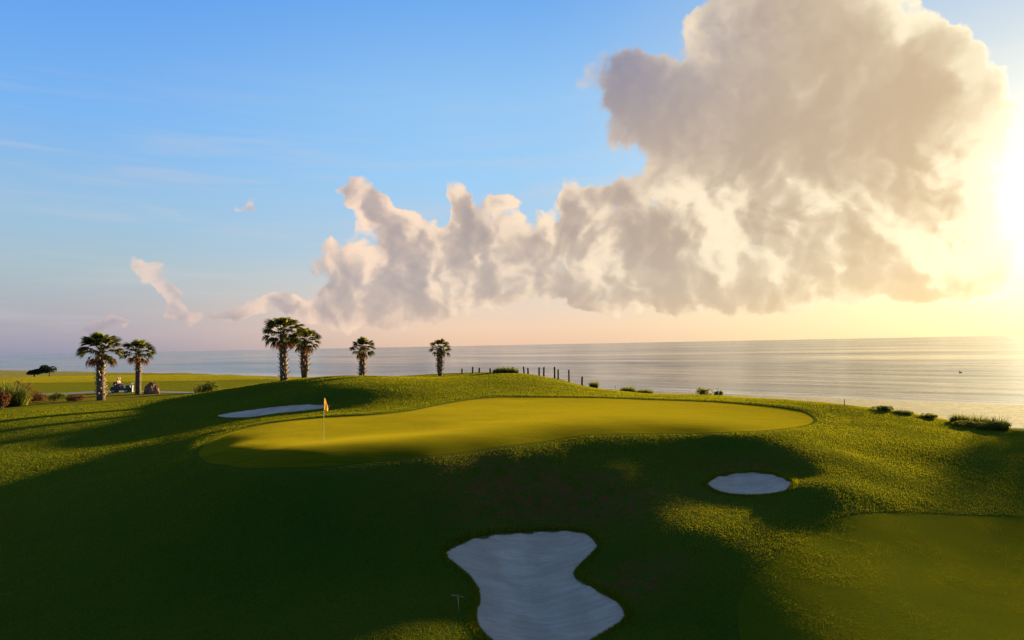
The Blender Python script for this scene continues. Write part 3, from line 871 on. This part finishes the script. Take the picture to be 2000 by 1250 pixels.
def palm_at(u, vb, vt, crown_px, tw, Y, seed, label, **kw):
    b = ground_at(u, vb, Y); d = math.hypot(b.x, b.y)
    # real size from the height of the picture at that distance
    topz = aty(u, vt, b.y)[2]
    H = topz - b.z; cr = crown_px / 2 * b.y / FPX * 1.02
    return palm(b, H, tw / 2 * b.y / FPX, cr, seed, label, 'sabal palms behind the green', **kw)
palm_at(197, 781, 650, 92, 15, 68, 3, 'palm with a thick sunlit trunk beside the golf cart, leftmost of the six palms', nfr=52, dead=12, boots=(.12, 1))
palm_at(270, 767, 663, 68, 10, 78, 5, 'palm with a thin bare lower trunk beside the brown boulder', boots=(.55, 1), nfr=46, dead=11, rb=.8)
palm_at(554, 746, 617, 86, 14, 66.5, 8, 'tallest palm with the widest crown, left one of the close pair', nfr=54, dead=6, boots=(.05, 1))
palm_at(595, 739, 640, 68, 16, 69, 12, 'palm with a shaggy trunk that narrows at its foot, right one of the close pair', foot=.62, boots=(.22, 1), nfr=46, dead=6, rb=1.1)
palm_at(708, 733, 658, 54, 12, 68.5, 17, 'short palm standing alone on the mound between the close pair and the last palm', nfr=46, dead=6, rb=.9)
palm_at(860, 737, 661, 48, 12, 72, 23, 'small palm with a trunk tapering downward, nearest to the row of posts', foot=.5, nfr=42, dead=6, rb=1.0, boots=(.1, 1))

LAB5 = ['nearest to the sea of the palms right of the picture', 'second from the sea of the palms right of the picture', 'palm right of the picture nearest to the slope it shades', 'tallest of the palms right of the picture']
# palms just out of the picture on the right, whose shadows lie across the slope
for i, (u, v, cr, sd_) in enumerate(((1915, 890, 1.9, 41), (1985, 900, 2.3, 43), (2010, 960, 2.2, 44), (2030, 875, 2.3, 46))):
    g0 = hit(u, v); tl = 44.0 + 3 * i
    x = g0[0] + math.sin(R(SUN_AZ)) * tl; y = g0[1] + math.cos(R(SUN_AZ)) * tl
    gg = gz(x, y); H = g0[2] + tl * math.tan(R(SUN_EL)) - gg + 0.5
    palm(Vector((x, y, gg)), H, .28, cr, sd_, LAB5[i], 'palms to the right that cast long shadows', nfr=34)

# --- grass clumps, shrubs
def blades(n, rad, h, w, seed, lean=.5, flat=1.0, base=0.0):
    r_ = np.random.default_rng(seed)
    a = r_.uniform(0, 2 * math.pi, n); q = np.sqrt(r_.uniform(0, 1, n)) * rad
    bx = q * np.cos(a); by = q * np.sin(a) * flat
    la = a + r_.normal(0, .8, n); ll = r_.uniform(.1, 1, n) * lean
    hh = h * r_.uniform(.5, 1.05, n) * (1 - .45 * (q / rad) ** 2)
    s = r_.uniform(0, 2 * math.pi, n); sx_, sy_ = np.cos(s) * w, np.sin(s) * w
    mx = bx + np.cos(la) * ll * hh * .35; my = by + np.sin(la) * ll * hh * .35
    tx = bx + np.cos(la) * ll * hh; ty = by + np.sin(la) * ll * hh
    V = np.stack([np.c_[bx - sx_, by - sy_, np.full(n, base)], np.c_[bx + sx_, by + sy_, np.full(n, base)],
                  np.c_[mx + sx_ * .8, my + sy_ * .8, hh * .6], np.c_[mx - sx_ * .8, my - sy_ * .8, hh * .6],
                  np.c_[tx + sx_ * .15, ty, hh * (1 - .25 * ll)], np.c_[tx - sx_ * .15, ty, hh * (1 - .25 * ll)]], 1).reshape(-1, 3)
    k_ = np.arange(n)[:, None] * 6
    return V, np.concatenate([k_ + np.array([[0, 1, 2, 3]]), k_ + np.array([[3, 2, 4, 5]])])
def leafball(n, rx, ry, rz_, size, seed, cz=None):
    """leaf-sized quads through a lumpy volume"""
    r_ = np.random.default_rng(seed); nl = 7
    lob = np.c_[r_.uniform(-.6, .6, nl) * rx, r_.uniform(-.6, .6, nl) * ry, r_.uniform(.25, .8, nl) * rz_]
    k_ = r_.integers(0, nl, n); d = r_.normal(0, 1, (n, 3)); d /= np.linalg.norm(d, axis=1)[:, None]
    rad = r_.uniform(.55, 1, n)[:, None] ** .6 * np.array([[rx, ry, rz_]]) * .45
    c = lob[k_] + d * rad; c[:, 2] = np.maximum(c[:, 2], .02)
    a = r_.normal(0, 1, (n, 3)); a /= np.linalg.norm(a, axis=1)[:, None]
    b = np.cross(a, d); b /= np.linalg.norm(b, axis=1)[:, None] + 1e-9
    s = size * r_.uniform(.6, 1.3, n)[:, None]
    V = np.stack([c - a * s, c - b * s * .5, c + a * s, c + b * s * .5], 1).reshape(-1, 3)
    return V, np.arange(n * 4).reshape(-1, 4)
def clump(name, loc, kind, size, seed, label, cat, group=None, mats=(M_OAT,), n=260, stems=False):
    t = empty(name, loc - Vector((0, 0, .03)), label=label, cat=cat, group=group)
    rx, ry, h = size
    if kind == 'grass':
        V, Fc = blades(n, rx, h, .012 + rx * .012, seed, .9, ry / rx); new_obj('leaves', mesh_np('grass_leaves', V, Fc, False), t, mats[0], kind='stuff')
    else:
        V, Fc = leafball(n, rx, ry, h, .05 + .035 * h, seed); new_obj('foliage', mesh_np('shrub_leaves', V, Fc, False), t, mats[0], kind='stuff')
        r_ = random.Random(seed)
        P = [tube([(0, 0, -.1), (r_.uniform(-.5, .5) * rx, r_.uniform(-.5, .5) * ry, h * .4), (r_.uniform(-.8, .8) * rx, r_.uniform(-.8, .8) * ry, h * .8)], [.04, .025, .01], 5) for _ in range(7)]
        new_obj('branches', mesh_from('shrub_branches', P), t, M_STEM)
    if len(mats) > 1:
        V, Fc = blades(n // 3, rx * .9, h * 1.25, .02, seed + 5, .7, ry / rx); new_obj('seed_stalks', mesh_np('stalks', V, Fc, False), t, mats[1], kind='stuff')
    return t
def pxw(px, Y): return px * Y / FPX
# crest grass clump among the posts
b = ground_at(988, 727, 72.5); clump('dune_grass_clump', b, 'grass', (1.35, .7, .85), 3, 'clump of tall pale green grass on the top of the mound among the posts', 'grass', mats=(M_OAT, M_OAT), n=700)
# low scrub along the right edge of the course
for (u, v, Y, w, h, kd, lab, sd_) in [
    (1226,761,67,30,9,'grass','low tuft of dark grass on the rim right of the posts, nearer of two',61),
    (1258,763,66,36,6,'grass','low spreading tuft on the rim between the posts and the dark round bush',62),
    (1375,769,60,36,12,'bush','dark round bush on the rim beside the thin white stake',63),
    (1403,770,59,18,6,'bush','tiny brown bush at the foot of the thin white stake',64),
    (1160,747,70,16,6,'grass','tiny tuft where the row of posts ends',65),
    (1724,806,46,42,16,'bush','rounded green bush on the rim above the beach, leftmost by the sand',66),
    (1762,812,45.2,40,14,'grass','ragged grass clump on the rim just right of the rounded green bush',67),
    (1810,820,44.3,50,12,'bush','low flat bush on the rim where the course drops to the sand',68),
    (1875,830,43.5,34,26,'grass','spiky plant left of the three standing up against the beach',69),
    (1912,836,43,36,28,'grass','spiky plant between the other two standing up against the beach',70),
    (1948,842,42,40,30,'grass','spiky plant rightmost of the three standing up against the beach',71)]:
    b = ground_at(u, v, Y); hz_ = max(0.25, aty(u, v - h, Y)[2] - b.z)
    clump('shrub' if kd == 'bush' else 'grass_tuft', b, kd, (pxw(w, Y) / 2, pxw(w, Y) / 2.6, hz_), sd_, lab, 'shrub' if kd == 'bush' else 'grass', mats=(M_SHRUB,) if kd == 'bush' else (M_SHRUB, M_OAT), n=700 if kd == 'bush' else 420)
b = ground_at(1915, 836, 41.5)
clump('shrub', b, 'bush', (1.7, .8, .42), 75, 'wide dark bush below the three spiky plants at the right edge', 'shrub', mats=(M_SHRUB,), n=1600)
# left side
for (u, v, Y, w, h, kd, mats, lab, sd_) in [
    (18,788,64,64,52,'grass',(M_SHRUB, M_OAT),'big fountain shaped grass clump cut by the left edge',81),
    (44,780,66,34,34,'bush',(M_RED,),'reddish bush right of the big grass clump at the left edge',82),
    (5,792,61,40,24,'bush',(M_RED,),'reddish low bush in front of the big grass clump at the left edge',83),
    (405,768,78,52,24,'bush',(M_SHRUB, M_OAT),'spiky green shrub standing alone on the shaded fairway left of the close pair of palms',84),
    (75,776,70,40,10,'bush',(M_RED,),'low rusty ground plant between the reddish bush and the leftmost palm',85),
    (112,778,69,46,9,'bush',(M_SHRUB,),'low dark ground plant left of the leftmost palm',86),
    (150,780,68,40,9,'bush',(M_RED,),'low rusty ground plant at the foot of the leftmost palm',87)]:
    b = ground_at(u, v, Y); hz_ = max(0.3, aty(u, v - h, Y)[2] - b.z)
    clump('shrub', b, kd, (pxw(w, Y) / 2, pxw(w, Y) / 2.6, hz_), sd_, lab, 'shrub', mats=mats, n=900 if kd == 'bush' else 800)

# distant trees on the left
for (u, vb, vt, w, Y, sd_, lab) in [(66,739,722,30,150,91,'small dark tree far off, left of the pair by the sea'), (96,739,714,34,152,92,'taller dark tree far off, right of the pair by the sea')]:
    p = aty(u, vb, Y); b = Vector((p[0], Y, gz(p[0], Y))); H = aty(u, vt, Y)[2] - b.z; rw = pxw(w, Y) / 2
    t = empty('coastal_tree', b, label=lab, cat='tree')
    r_ = random.Random(sd_)
    P = [tube([(0, 0, -.2), (.15, 0, H * .35), (.1, .1, H * .6)], [.16, .12, .08], 6)] + [tube([(.1, 0, H * .3), (r_.uniform(-.6, .6) * rw, r_.uniform(-.5, .5) * rw, H * .75)], [.09, .04], 5) for _ in range(6)]
    new_obj('trunk', mesh_from('tree_trunk', P), t, M_STEM)
    V, Fc = leafball(1500, rw, rw * .8, H * .68, .16, sd_); V = V + np.array([0, 0, H * .33])
    new_obj('crown', mesh_np('tree_crown', V, Fc, False), t, M_DARKLEAF)

# --- posts along the crest
POSTS = [(902.5,720,733,'squat brown post, first of the row from the left'),(923.5,717,729,'tall brown post, second of the row from the left'),(936,719,728,'short brown post, third of the row from the left'),
 (957.5,720,728,'short weathered post half hidden by grass, just left of the pale grass clump'),(1001.5,717,724,'post showing only its top just right of the pale grass clump'),(1023,716,725,'tall brown post right of the grass clump, left one of a pair'),
 (1031.5,719,726,'short brown post right of the grass clump, right one of a pair'),(1053,718,728,'thick brown post, left one of the middle pair right of the grass clump'),(1062,717,731,'slim tall brown post, right one of the middle pair right of the grass clump'),
 (1083,717,734,'tallest brown post, fifth from the right end of the row'),(1090,722,735,'brown post leaning close beside the tallest post'),(1111,723,736,'lone brown post on the sand, second from the right end'),(1137,736,742,'very short brown post on the sand at the right end of the row')]
pm = None
for i, (u, vt, vb, lab) in enumerate(POSTS):
    Y = 73.5 if u < 970 else 73.6 if u < 1070 else 73.0
    p = aty(u, vt, Y); g = gz(p[0], Y)
    r_ = random.Random(i + 3)
    b = Vector((p[0], Y, g - .25)); H = p[2] - b.z
    rad = .105 * r_.uniform(.9, 1.1)
    me = mesh_from('post', [tube([(0, 0, 0), (r_.uniform(-.02, .02), 0, H * .5), (r_.uniform(-.03, .03), r_.uniform(-.03, .03), H - .03), (0, 0, H)], [rad * 1.04, rad, rad * .97, rad * .8], 10)])
    o = new_obj('wooden_post', me, mat=M_WOOD, label=lab, cat='post', group='wooden posts along the crest of the mound'); o.location = b

# thin stakes
M_WHITE = mat_simple('pale_paint', (0.55, 0.50, 0.45), 0.6, .1)
M_REDP = mat_simple('red_paint', (0.45, 0.10, 0.05), 0.6, .15)
M_YEL = mat_simple('flag_pole_yellow', (0.50, 0.40, 0.12), 0.45, .08)
def stake(u, vt, vb, Y, rad, mat, lab, name='marker_stake'):
    p = aty(u, vt, Y); g = gz(p[0], Y); H = p[2] - g + .1
    o = new_obj(name, mesh_from('stake', [tube([(0, 0, 0), (0, 0, H * .97), (0, 0, H)], [rad, rad, rad * .5], 8)]), mat=mat, label=lab, cat='stake'); o.location = (p[0], Y, g - .1)
stake(1403, 757, 769, 58.5, .035, M_WHITE, 'thin pale stake on the rim beside the dark round bush')
stake(1649, 780, 792, 46.8, .03, M_REDP, 'thin reddish stake on the rim in front of the beach at right')
stake(1202, 753, 758, 68, .035, M_REDP, 'tiny reddish stake on the rim left of the low grass tufts')

# --- flagstick
fb = hit(632, 863); fbz = gz(fb[0], fb[1])
top = aty(634.5, 777, fb[1]); H = top[2] - fbz
fs = empty('flagstick', Vector((fb[0], fb[1], fbz)), label='thin golf flagstick with a limp orange yellow flag on the left part of the green', cat='golf flag')
new_obj('pole', mesh_from('pole', [tube([(0, 0, -.1), (.01, 0, H * .5), (.05, 0, H)], [.016, .015, .011], 8)]), fs, M_YEL)
mf = new_mat('flag_cloth'); pf = pos(); f = noise(pf, 7, 2, .5)
cf = mixc(sstep(f, .35, .6), (0.70, 0.30, 0.03), (0.75, 0.45, 0.10))
d = S.nt.nodes.new('ShaderNodeBsdfDiffuse'); S.nt.links.new(cf.v, d.inputs[0]); t_ = S.nt.nodes.new('ShaderNodeBsdfTranslucent'); S.nt.links.new(cf.v, t_.inputs[0])
mx = S.nt.nodes.new('ShaderNodeMixShader'); mx.inputs[0].default_value = .5; S.nt.links.new(d.outputs[0], mx.inputs[1]); S.nt.links.new(t_.outputs[0], mx.inputs[2]); out_surface(mx.outputs[0])
V = []; Fc = []; nx_, nz_ = 10, 10
for j in range(nz_):
    q = j / (nz_ - 1)
    for i in range(nx_):
        s = i / (nx_ - 1)
        wdt = .04 + .13 * min(1, q * 1.35)
        V.append((.05 + s * wdt, .05 * math.sin(s * 7 + q * 3) * (.4 + q), H - .02 - q * .52 - s * .10 * q))
for j in range(nz_ - 1):
    for i in range(nx_ - 1): k_ = j * nx_ + i; Fc.append((k_, k_ + 1, k_ + nx_ + 1, k_ + nx_))
fl = new_obj('flag', mesh_from('flag', [(V, Fc)], True), fs, mf)
cupm = mat_simple('cup_white', (0.6, 0.58, 0.5), .5, .05)
ring = [Vector((math.cos(a) * r__, math.sin(a) * r__, z_)) for r__, z_ in ((.054, .012), (.068, .016), (.068, -.03), (.054, -.1)) for a in [2 * math.pi * k_ / 16 for k_ in range(16)]]
rf = [(j * 16 + i, j * 16 + (i + 1) % 16, (j + 1) * 16 + (i + 1) % 16, (j + 1) * 16 + i) for j in range(3) for i in range(16)]
new_obj('hole_cup', mesh_from('cup', [(ring, rf)], True), fs, cupm)

# --- rake-like stake beside the large bunker
M_DK = mat_simple('dark_green_metal', (0.010, 0.022, 0.012), .5, .2); M_GS = mat_simple('green_handle', (0.05, 0.085, 0.05), .5, .2)
rb_ = hit(896, 1201); rz0 = gz(rb_[0], rb_[1]); Ht = aty(895, 1167, rb_[1])[2] - rz0
rk = empty('bunker_rake', Vector((rb_[0], rb_[1], rz0)), label='upright thin green stick with a dark crossbar on top, left of the large bunker', cat='rake')
new_obj('handle', mesh_from('handle', [tube([(0, 0, -.08), (-.01, 0, Ht * .5), (-.02, 0, Ht)], [.012, .012, .012], 8)]), rk, M_GS)
hd = mesh_from('head', [box((-.11, 0, Ht + .015), (.34, .03, .03))] + [box((-.25 + .035 * k_, 0, Ht + .05), (.008, .012, .05)) for k_ in range(9)])
ho = new_obj('rake_head', hd, rk, M_DK); ho.rotation_euler = (0, R(9), 0)

# --- boulder
M_ROCK = mat_simple('boulder_rock', (0.17, 0.075, 0.035), .95, .45, 1.6, .12)
b = ground_at(297, 767, 78)
bm = bmesh.new(); bmesh.ops.create_icosphere(bm, subdivisions=4, radius=1)
from mathutils import noise as mn
for v in bm.verts:
    c = v.co.copy(); q = max(0, c.z)
    v.co.x = c.x * (1 - .45 * q) + .12 * q; v.co.y = c.y * (1 - .45 * q); v.co.z = c.z * 1.25
    v.co += c * (mn.noise(c * 1.4 + Vector((3, 1, 2))) * .32 + mn.noise(c * 4) * .10 + mn.noise(c * 11) * .04)
me = bpy.data.meshes.new('boulder'); bm.to_mesh(me); bm.free()
o = new_obj('boulder', me, mat=M_ROCK, label='brown peaked boulder right of the thin trunked palm', cat='rock'); o.location = b + Vector((0, 0, .12)); o.scale = (pxw(13, 78), .72, 1.12)

# --- golf cart with two golfers and a pale bag
M_CART = mat_simple('cart_dark_blue', (0.012, 0.018, 0.045), .35, .1); M_TYRE = mat_simple('tyre_black', (0.012, 0.012, 0.013), .9, .1)
M_SEAT = mat_simple('seat_vinyl', (0.05, 0.04, 0.045), .6, .1); M_RIM = mat_simple('rim_grey', (0.3, 0.3, 0.3), .4, .1)
cb = ground_at(238, 766, 82); cart_rot = R(8)
ct = empty('golf_cart', cb, label='dark blue open golf cart without a roof between the two leftmost palms', cat='golf cart'); ct.rotation_euler = (0, 0, cart_rot)
new_obj('body', bevelled(mesh_from('body', [box((-.05, 0, .42), (2.2, 1.1, .28)), box((.80, 0, .68), (.55, 1.05, .42), 0, .75), box((-.55, 0, .62), (.95, 1.12, .30))]), .04), ct, M_CART)
new_obj('seat', bevelled(mesh_from('seat', [box((-.40, 0, .84), (.55, 1.05, .14))]), .04), ct, M_SEAT)
new_obj('backrest', bevelled(mesh_from('backrest', [box((-.72, 0, 1.08), (.12, 1.02, .42))]), .04), ct, M_SEAT)
new_obj('bag_rack', mesh_from('rack', [box((-1.05, 0, .62), (.35, .9, .05)), tube([(-1.2, -.42, .62), (-1.22, -.42, 1.15), (-1.22, .42, 1.15), (-1.2, .42, .62)], [.02] * 4, 6)]), ct, M_SEAT)
new_obj('steering_wheel', mesh_from('wheel', [tube([(.62, .3, .75), (.30, .3, 1.08)], [.02, .02], 6)] + [tube([Vector((.30 + .11 * math.sin(a) * .7, .3 + .17 * math.cos(a), 1.08 + .11 * math.sin(a))) for a in [2 * math.pi * k_ / 14 for k_ in range(15)]], [.015] * 15, 5)]), ct, M_SEAT)
for sx_ in (-.72, .72):
    for sy_ in (-.5, .5):
        w = new_obj('wheel', mesh_from('hub', [tube([(sx_, sy_ - .10, .23), (sx_, sy_ + .10, .23)], [.12, .12], 14)]), ct, M_RIM)
        new_obj('tyre', mesh_from('tyre', [tube([(sx_, sy_ - .09, .23), (sx_, sy_ - .07, .23), (sx_, sy_ + .07, .23), (sx_, sy_ + .09, .23)], [.20, .235, .235, .20], 18)]), w, M_TYRE)

def figure(loc, rot, shirt, trousers, label):
    t = empty('person', loc, label=label, cat='person'); t.rotation_euler = (0, 0, rot)
    def skin(name, verts, edges, rads, mat, lv=1):
        me = bpy.data.meshes.new(name); me.from_pydata(verts, edges, []); me.materials.append(mat)
        o = new_obj(name, me, t); m1 = o.modifiers.new('skin', 'SKIN'); m1.use_smooth_shade = True
        for i, r__ in enumerate(rads): me.skin_vertices[0].data[i].radius = (r__, r__)
        me.skin_vertices[0].data[0].use_root = True
        m2 = o.modifiers.new('sub', 'SUBSURF'); m2.levels = lv; m2.render_levels = lv
        return o
    # seated: pelvis at .92 m, knees forward, hands towards the wheel
    V = [(0, 0, .95), (.02, 0, 1.12), (.02, 0, 1.32), (.03, 0, 1.42), (.06, 0, 1.50), (.09, 0, 1.60), (.08, 0, 1.70),
         (.02, .19, 1.36), (.08, .25, 1.12), (.30, .20, 1.08), (.38, .18, 1.08), (.02, -.19, 1.36), (.08, -.25, 1.12), (.30, -.20, 1.08), (.38, -.18, 1.08),
         (.10, .10, .94), (.48, .12, .95), (.55, .12, .58), (.66, .12, .55), (.10, -.10, .94), (.48, -.12, .95), (.55, -.12, .58), (.66, -.12, .55)]
    E = [(0, 1), (1, 2), (2, 3), (3, 4), (4, 5), (5, 6), (2, 7), (7, 8), (8, 9), (9, 10), (2, 11), (11, 12), (12, 13), (13, 14), (0, 15), (15, 16), (16, 17), (17, 18), (0, 19), (19, 20), (20, 21), (21, 22)]
    Rd = [.13, .125, .13, .06, .055, .10, .085, .055, .04, .032, .035, .055, .04, .032, .035, .085, .065, .045, .045, .085, .065, .045, .045]
    skin('body', V, E, Rd, M_SKIN)
    sv = [V[i] for i in (0, 1, 2, 7, 8, 11, 12)]; skin('shirt', sv, [(0, 1), (1, 2), (2, 3), (3, 4), (2, 5), (5, 6)], [.145, .145, .15, .075, .06, .075, .06], shirt)
    tv = [V[i] for i in (0, 15, 16, 17, 19, 20, 21)]; skin('trousers', tv, [(0, 1), (1, 2), (2, 3), (0, 4), (4, 5), (5, 6)], [.14, .10, .08, .06, .10, .08, .06], trousers)
    bm = bmesh.new(); bmesh.ops.create_uvsphere(bm, u_segments=14, v_segments=8, radius=.115)
    for v in bm.verts:
        if v.co.z < 0: v.co.z *= .15
        if v.co.x > .06 and v.co.z < .03: v.co.x += .06
    me = bpy.data.meshes.new('cap'); bm.to_mesh(me); bm.free()
    o = new_obj('cap', me, t, M_WHITE); o.location = (.085, 0, 1.70)
    return t
M_SKIN = mat_simple('skin', (0.38, 0.22, 0.15), .6, .08)
M_PINK = mat_simple('shirt_greyish_pink', (0.30, 0.22, 0.24), .9, .1); M_NAVY = mat_simple('shirt_brown', (0.12, 0.07, 0.05), .9, .1)
M_TRO = mat_simple('trousers_dark', (0.03, 0.03, 0.05), .9, .1)
cr_ = Matrix.Rotation(cart_rot, 3, 'Z')
figure(cb + cr_ @ Vector((-.45, .27, 0.0)), cart_rot, M_PINK, M_TRO, 'golfer in a greyish pink shirt and white cap seated on the far side')
figure(cb + cr_ @ Vector((-.42, -.27, -.02)), cart_rot, M_NAVY, M_TRO, 'golfer in a dark brown shirt seated on the near side of the cart')
gb = empty('golf_bag', cb + cr_ @ Vector((1.22, -.3, 0)), label='tall white and black golf bag standing at the right end of the cart', cat='golf bag')
new_obj('bag_body', mesh_from('bag', [tube([(0, 0, 0), (0, 0, .05), (.02, 0, .55), (.04, 0, .86)], [.13, .15, .13, .15], 12)], True), gb, M_WHITE)
new_obj('bag_pocket', bevelled(mesh_from('pocket', [box((-.02, -.15, .35), (.2, .1, .45))]), .03), gb, M_TYRE)
new_obj('bag_collar', mesh_from('collar', [tube([(.04, 0, .86), (.045, 0, .95)], [.16, .165], 12)]), gb, M_TYRE)
for k_ in range(5):
    a = k_ * 1.25; new_obj('golf_club', mesh_from('club', [tube([(.04 + .06 * math.cos(a), .06 * math.sin(a), .8), (.05 + .08 * math.cos(a), .08 * math.sin(a), 1.12)], [.008, .008], 5), box((.05 + .10 * math.cos(a), .08 * math.sin(a), 1.14), (.10, .05, .07), a)]), gb, M_RIM)

# --- something small and dark floating on the bright part of the sea
p = aty(1876, 728, 188); M_BIRD = mat_simple('bird_brown', (0.05, 0.035, 0.03), .8, .2)
bd = empty('seabird', Vector((p[0], 188, 0.05)), label='small dark bird floating on the sunlit sea far out at right', cat='bird')
def ell(c, r__, seg=12):
    V = []; Fc = []; n = seg; m_ = 7
    for j in range(m_ + 1):
        th = math.pi * j / m_
        for i in range(n): a = 2 * math.pi * i / n; V.append(Vector((c[0] + r__[0] * math.sin(th) * math.cos(a), c[1] + r__[1] * math.sin(th) * math.sin(a), c[2] + r__[2] * math.cos(th))))
    for j in range(m_):
        for i in range(n): Fc.append((j * n + i, j * n + (i + 1) % n, (j + 1) * n + (i + 1) % n, (j + 1) * n + i))
    return V, Fc
new_obj('body', mesh_from('bird_body', [ell((0, 0, .08), (.42, .2, .17)), tube([(-.30, 0, .15), (-.36, 0, .32), (-.33, 0, .45)], [.08, .05, .05], 8), ell((-.36, 0, .48), (.09, .06, .06))], True), bd, M_BIRD)
new_obj('beak', mesh_from('beak', [tube([(-.42, 0, .48), (-.62, 0, .40)], [.03, .008], 6)]), bd, M_RIM)

# --- cart path near the cart
PATH = closed_spline([atz(u, v, 5.15)[:2] for u, v in [(60,772),(140,770),(220,767),(300,768),(380,770),(430,771),(430,768),(380,766),(300,764),(220,763),(140,766),(60,769)]], 5)
M_PATH = mat_simple('path_concrete', (0.065, 0.06, 0.062), .9, .12, .6, .01)
path_o = sheet('cart_path', PATH, 0.03, M_PATH, 0.5, kind='structure')

# ================================================================== grass
def grass_field(name, n, rmin, rmax, h0, w0, mat, mask, seed, amin=-40, amax=41, hk=0.35):
    r_ = np.random.default_rng(seed)
    a = np.radians(r_.uniform(amin, amax, n)); q = np.exp(r_.uniform(math.log(rmin), math.log(rmax), n))
    x = q * np.sin(a); y = q * np.cos(a)
    keep_ = mask(x, y); x = x[keep_]; y = y[keep_]; q = q[keep_]
    z = grid_at(RHF, x, y); n = len(x)
    big = (q / 20.0) ** hk
    pn = 0.65 + 0.7 * vnoise(x * .9, y * .9, 77) * (0.6 + .8 * vnoise(x * 3.1, y * 3.1, 78))
    h = h0 * big * pn * r_.uniform(.6, 1.3, n); w = w0 * (q / 20.0) * r_.uniform(.7, 1.3, n)
    s = r_.uniform(0, 2 * math.pi, n); l = r_.uniform(0, 2 * math.pi, n); lm = h * r_.uniform(0.1, .9, n)
    V = np.stack([np.c_[x - np.cos(s) * w, y - np.sin(s) * w, z - .01], np.c_[x + np.cos(s) * w, y + np.sin(s) * w, z - .01],
                  np.c_[x + np.cos(l) * lm, y + np.sin(l) * lm, z + h]], 1).reshape(-1, 3)
    me = mesh_np(name, V, np.arange(n * 3).reshape(-1, 3), False)
    return new_obj(name, me, mat=mat, kind='stuff')
_fx, _fy = np.meshgrid(np.arange(RX0, RX1, RS), np.arange(RY0, RY1, RS))
RHF, _s, _sds, GR_, AP_ = height(_fx, _fy, True)
BK_ = np.minimum(np.minimum(_sds[0], _sds[1]), _sds[2])
M_BLADE = mat_leaf('grass_blade', (0.040, 0.078, 0.006), (0.27, 0.245, 0.006), 0.4, .35, .7)
def m_rough(x, y): return (grid_at(GR_, x, y) > .25) & (grid_at(BK_, x, y) > .0) & ((grid_at(AP_, x, y) > .1) | ((x < 10 + vnoise(x, y, 4) * 2) & (grid_at(AP_, x, y) > -3.2 * rng.uniform(0, 1, x.shape) ** 2))) & (grid_at(_s, x, y) > 66) & (x > RX0 + 1) & (x < RX1 - 1) & (y < 95) & (np.exp(-(((x - 1.6) / 5.5) ** 2 + ((y - 27.5) / 2.6) ** 2)) + np.exp(-(((x - 3.6) / 1.6) ** 2 + ((y - 21.3) / 1.2) ** 2)) < vnoise(x * 2.3, y * 2.3, 8) * 1.6)
grass_field('rough_grass', 1100000, 14.5, 74, .027, .0068, M_BLADE, m_rough, 5)
def m_fair(x, y): return (grid_at(AP_, x, y) < .05)
grass_field('fairway_grass', 260000, 14.5, 32, .020, .007, M_BLADE, m_fair, 6, amin=15)
def fringe(P, off, n, h, name, seed):
    """longer blades hanging over an edge"""
    r_ = np.random.default_rng(seed)
    seg = np.r_[P, P[:1]]; d = np.r_[0, np.cumsum(np.hypot(*np.diff(seg, axis=0).T))]
    t = r_.uniform(0, d[-1], n); x = np.interp(t, d, seg[:, 0]); y = np.interp(t, d, seg[:, 1])
    tx = np.interp(t + .05, d, seg[:, 0]) - np.interp(t - .05, d, seg[:, 0]); ty = np.interp(t + .05, d, seg[:, 1]) - np.interp(t - .05, d, seg[:, 1]); l = np.hypot(tx, ty) + 1e-9
    nx, ny = ty / l, -tx / l
    if poly_sd(np.array([x[0] + nx[0] * .2]), np.array([y[0] + ny[0] * .2]), P)[0] < 0: nx, ny = -nx, -ny
    o = np.abs(r_.normal(0, 1, n)) * off + .0
    clm = vnoise(t * 2.2, t * 0 + 3, 5)
    o = o - clm * .10
    x = x + nx * o; y = y + ny * o; z = height(x[None], y[None])[0]
    hh = h * r_.uniform(.5, 1.3, n); s = r_.uniform(0, 6.28, n); w = .010
    inw = r_.uniform(-.3, .9, n) * hh
    V = np.stack([np.c_[x - np.cos(s) * w, y - np.sin(s) * w, z], np.c_[x + np.cos(s) * w, y + np.sin(s) * w, z], np.c_[x - nx * inw, y - ny * inw, z + hh]], 1).reshape(-1, 3)
    new_obj(name, mesh_np(name, V, np.arange(n * 3).reshape(-1, 3), False), mat=M_BLADE, kind='stuff')
fringe(BUNK_BIG, .14, 26000, .075, 'bunker_edge_grass', 1)
fringe(BUNK_SMALL, .14, 10000, .075, 'bunker_edge_grass', 2)
fringe(BUNK_BACK, .14, 12000, .07, 'bunker_edge_grass', 3)
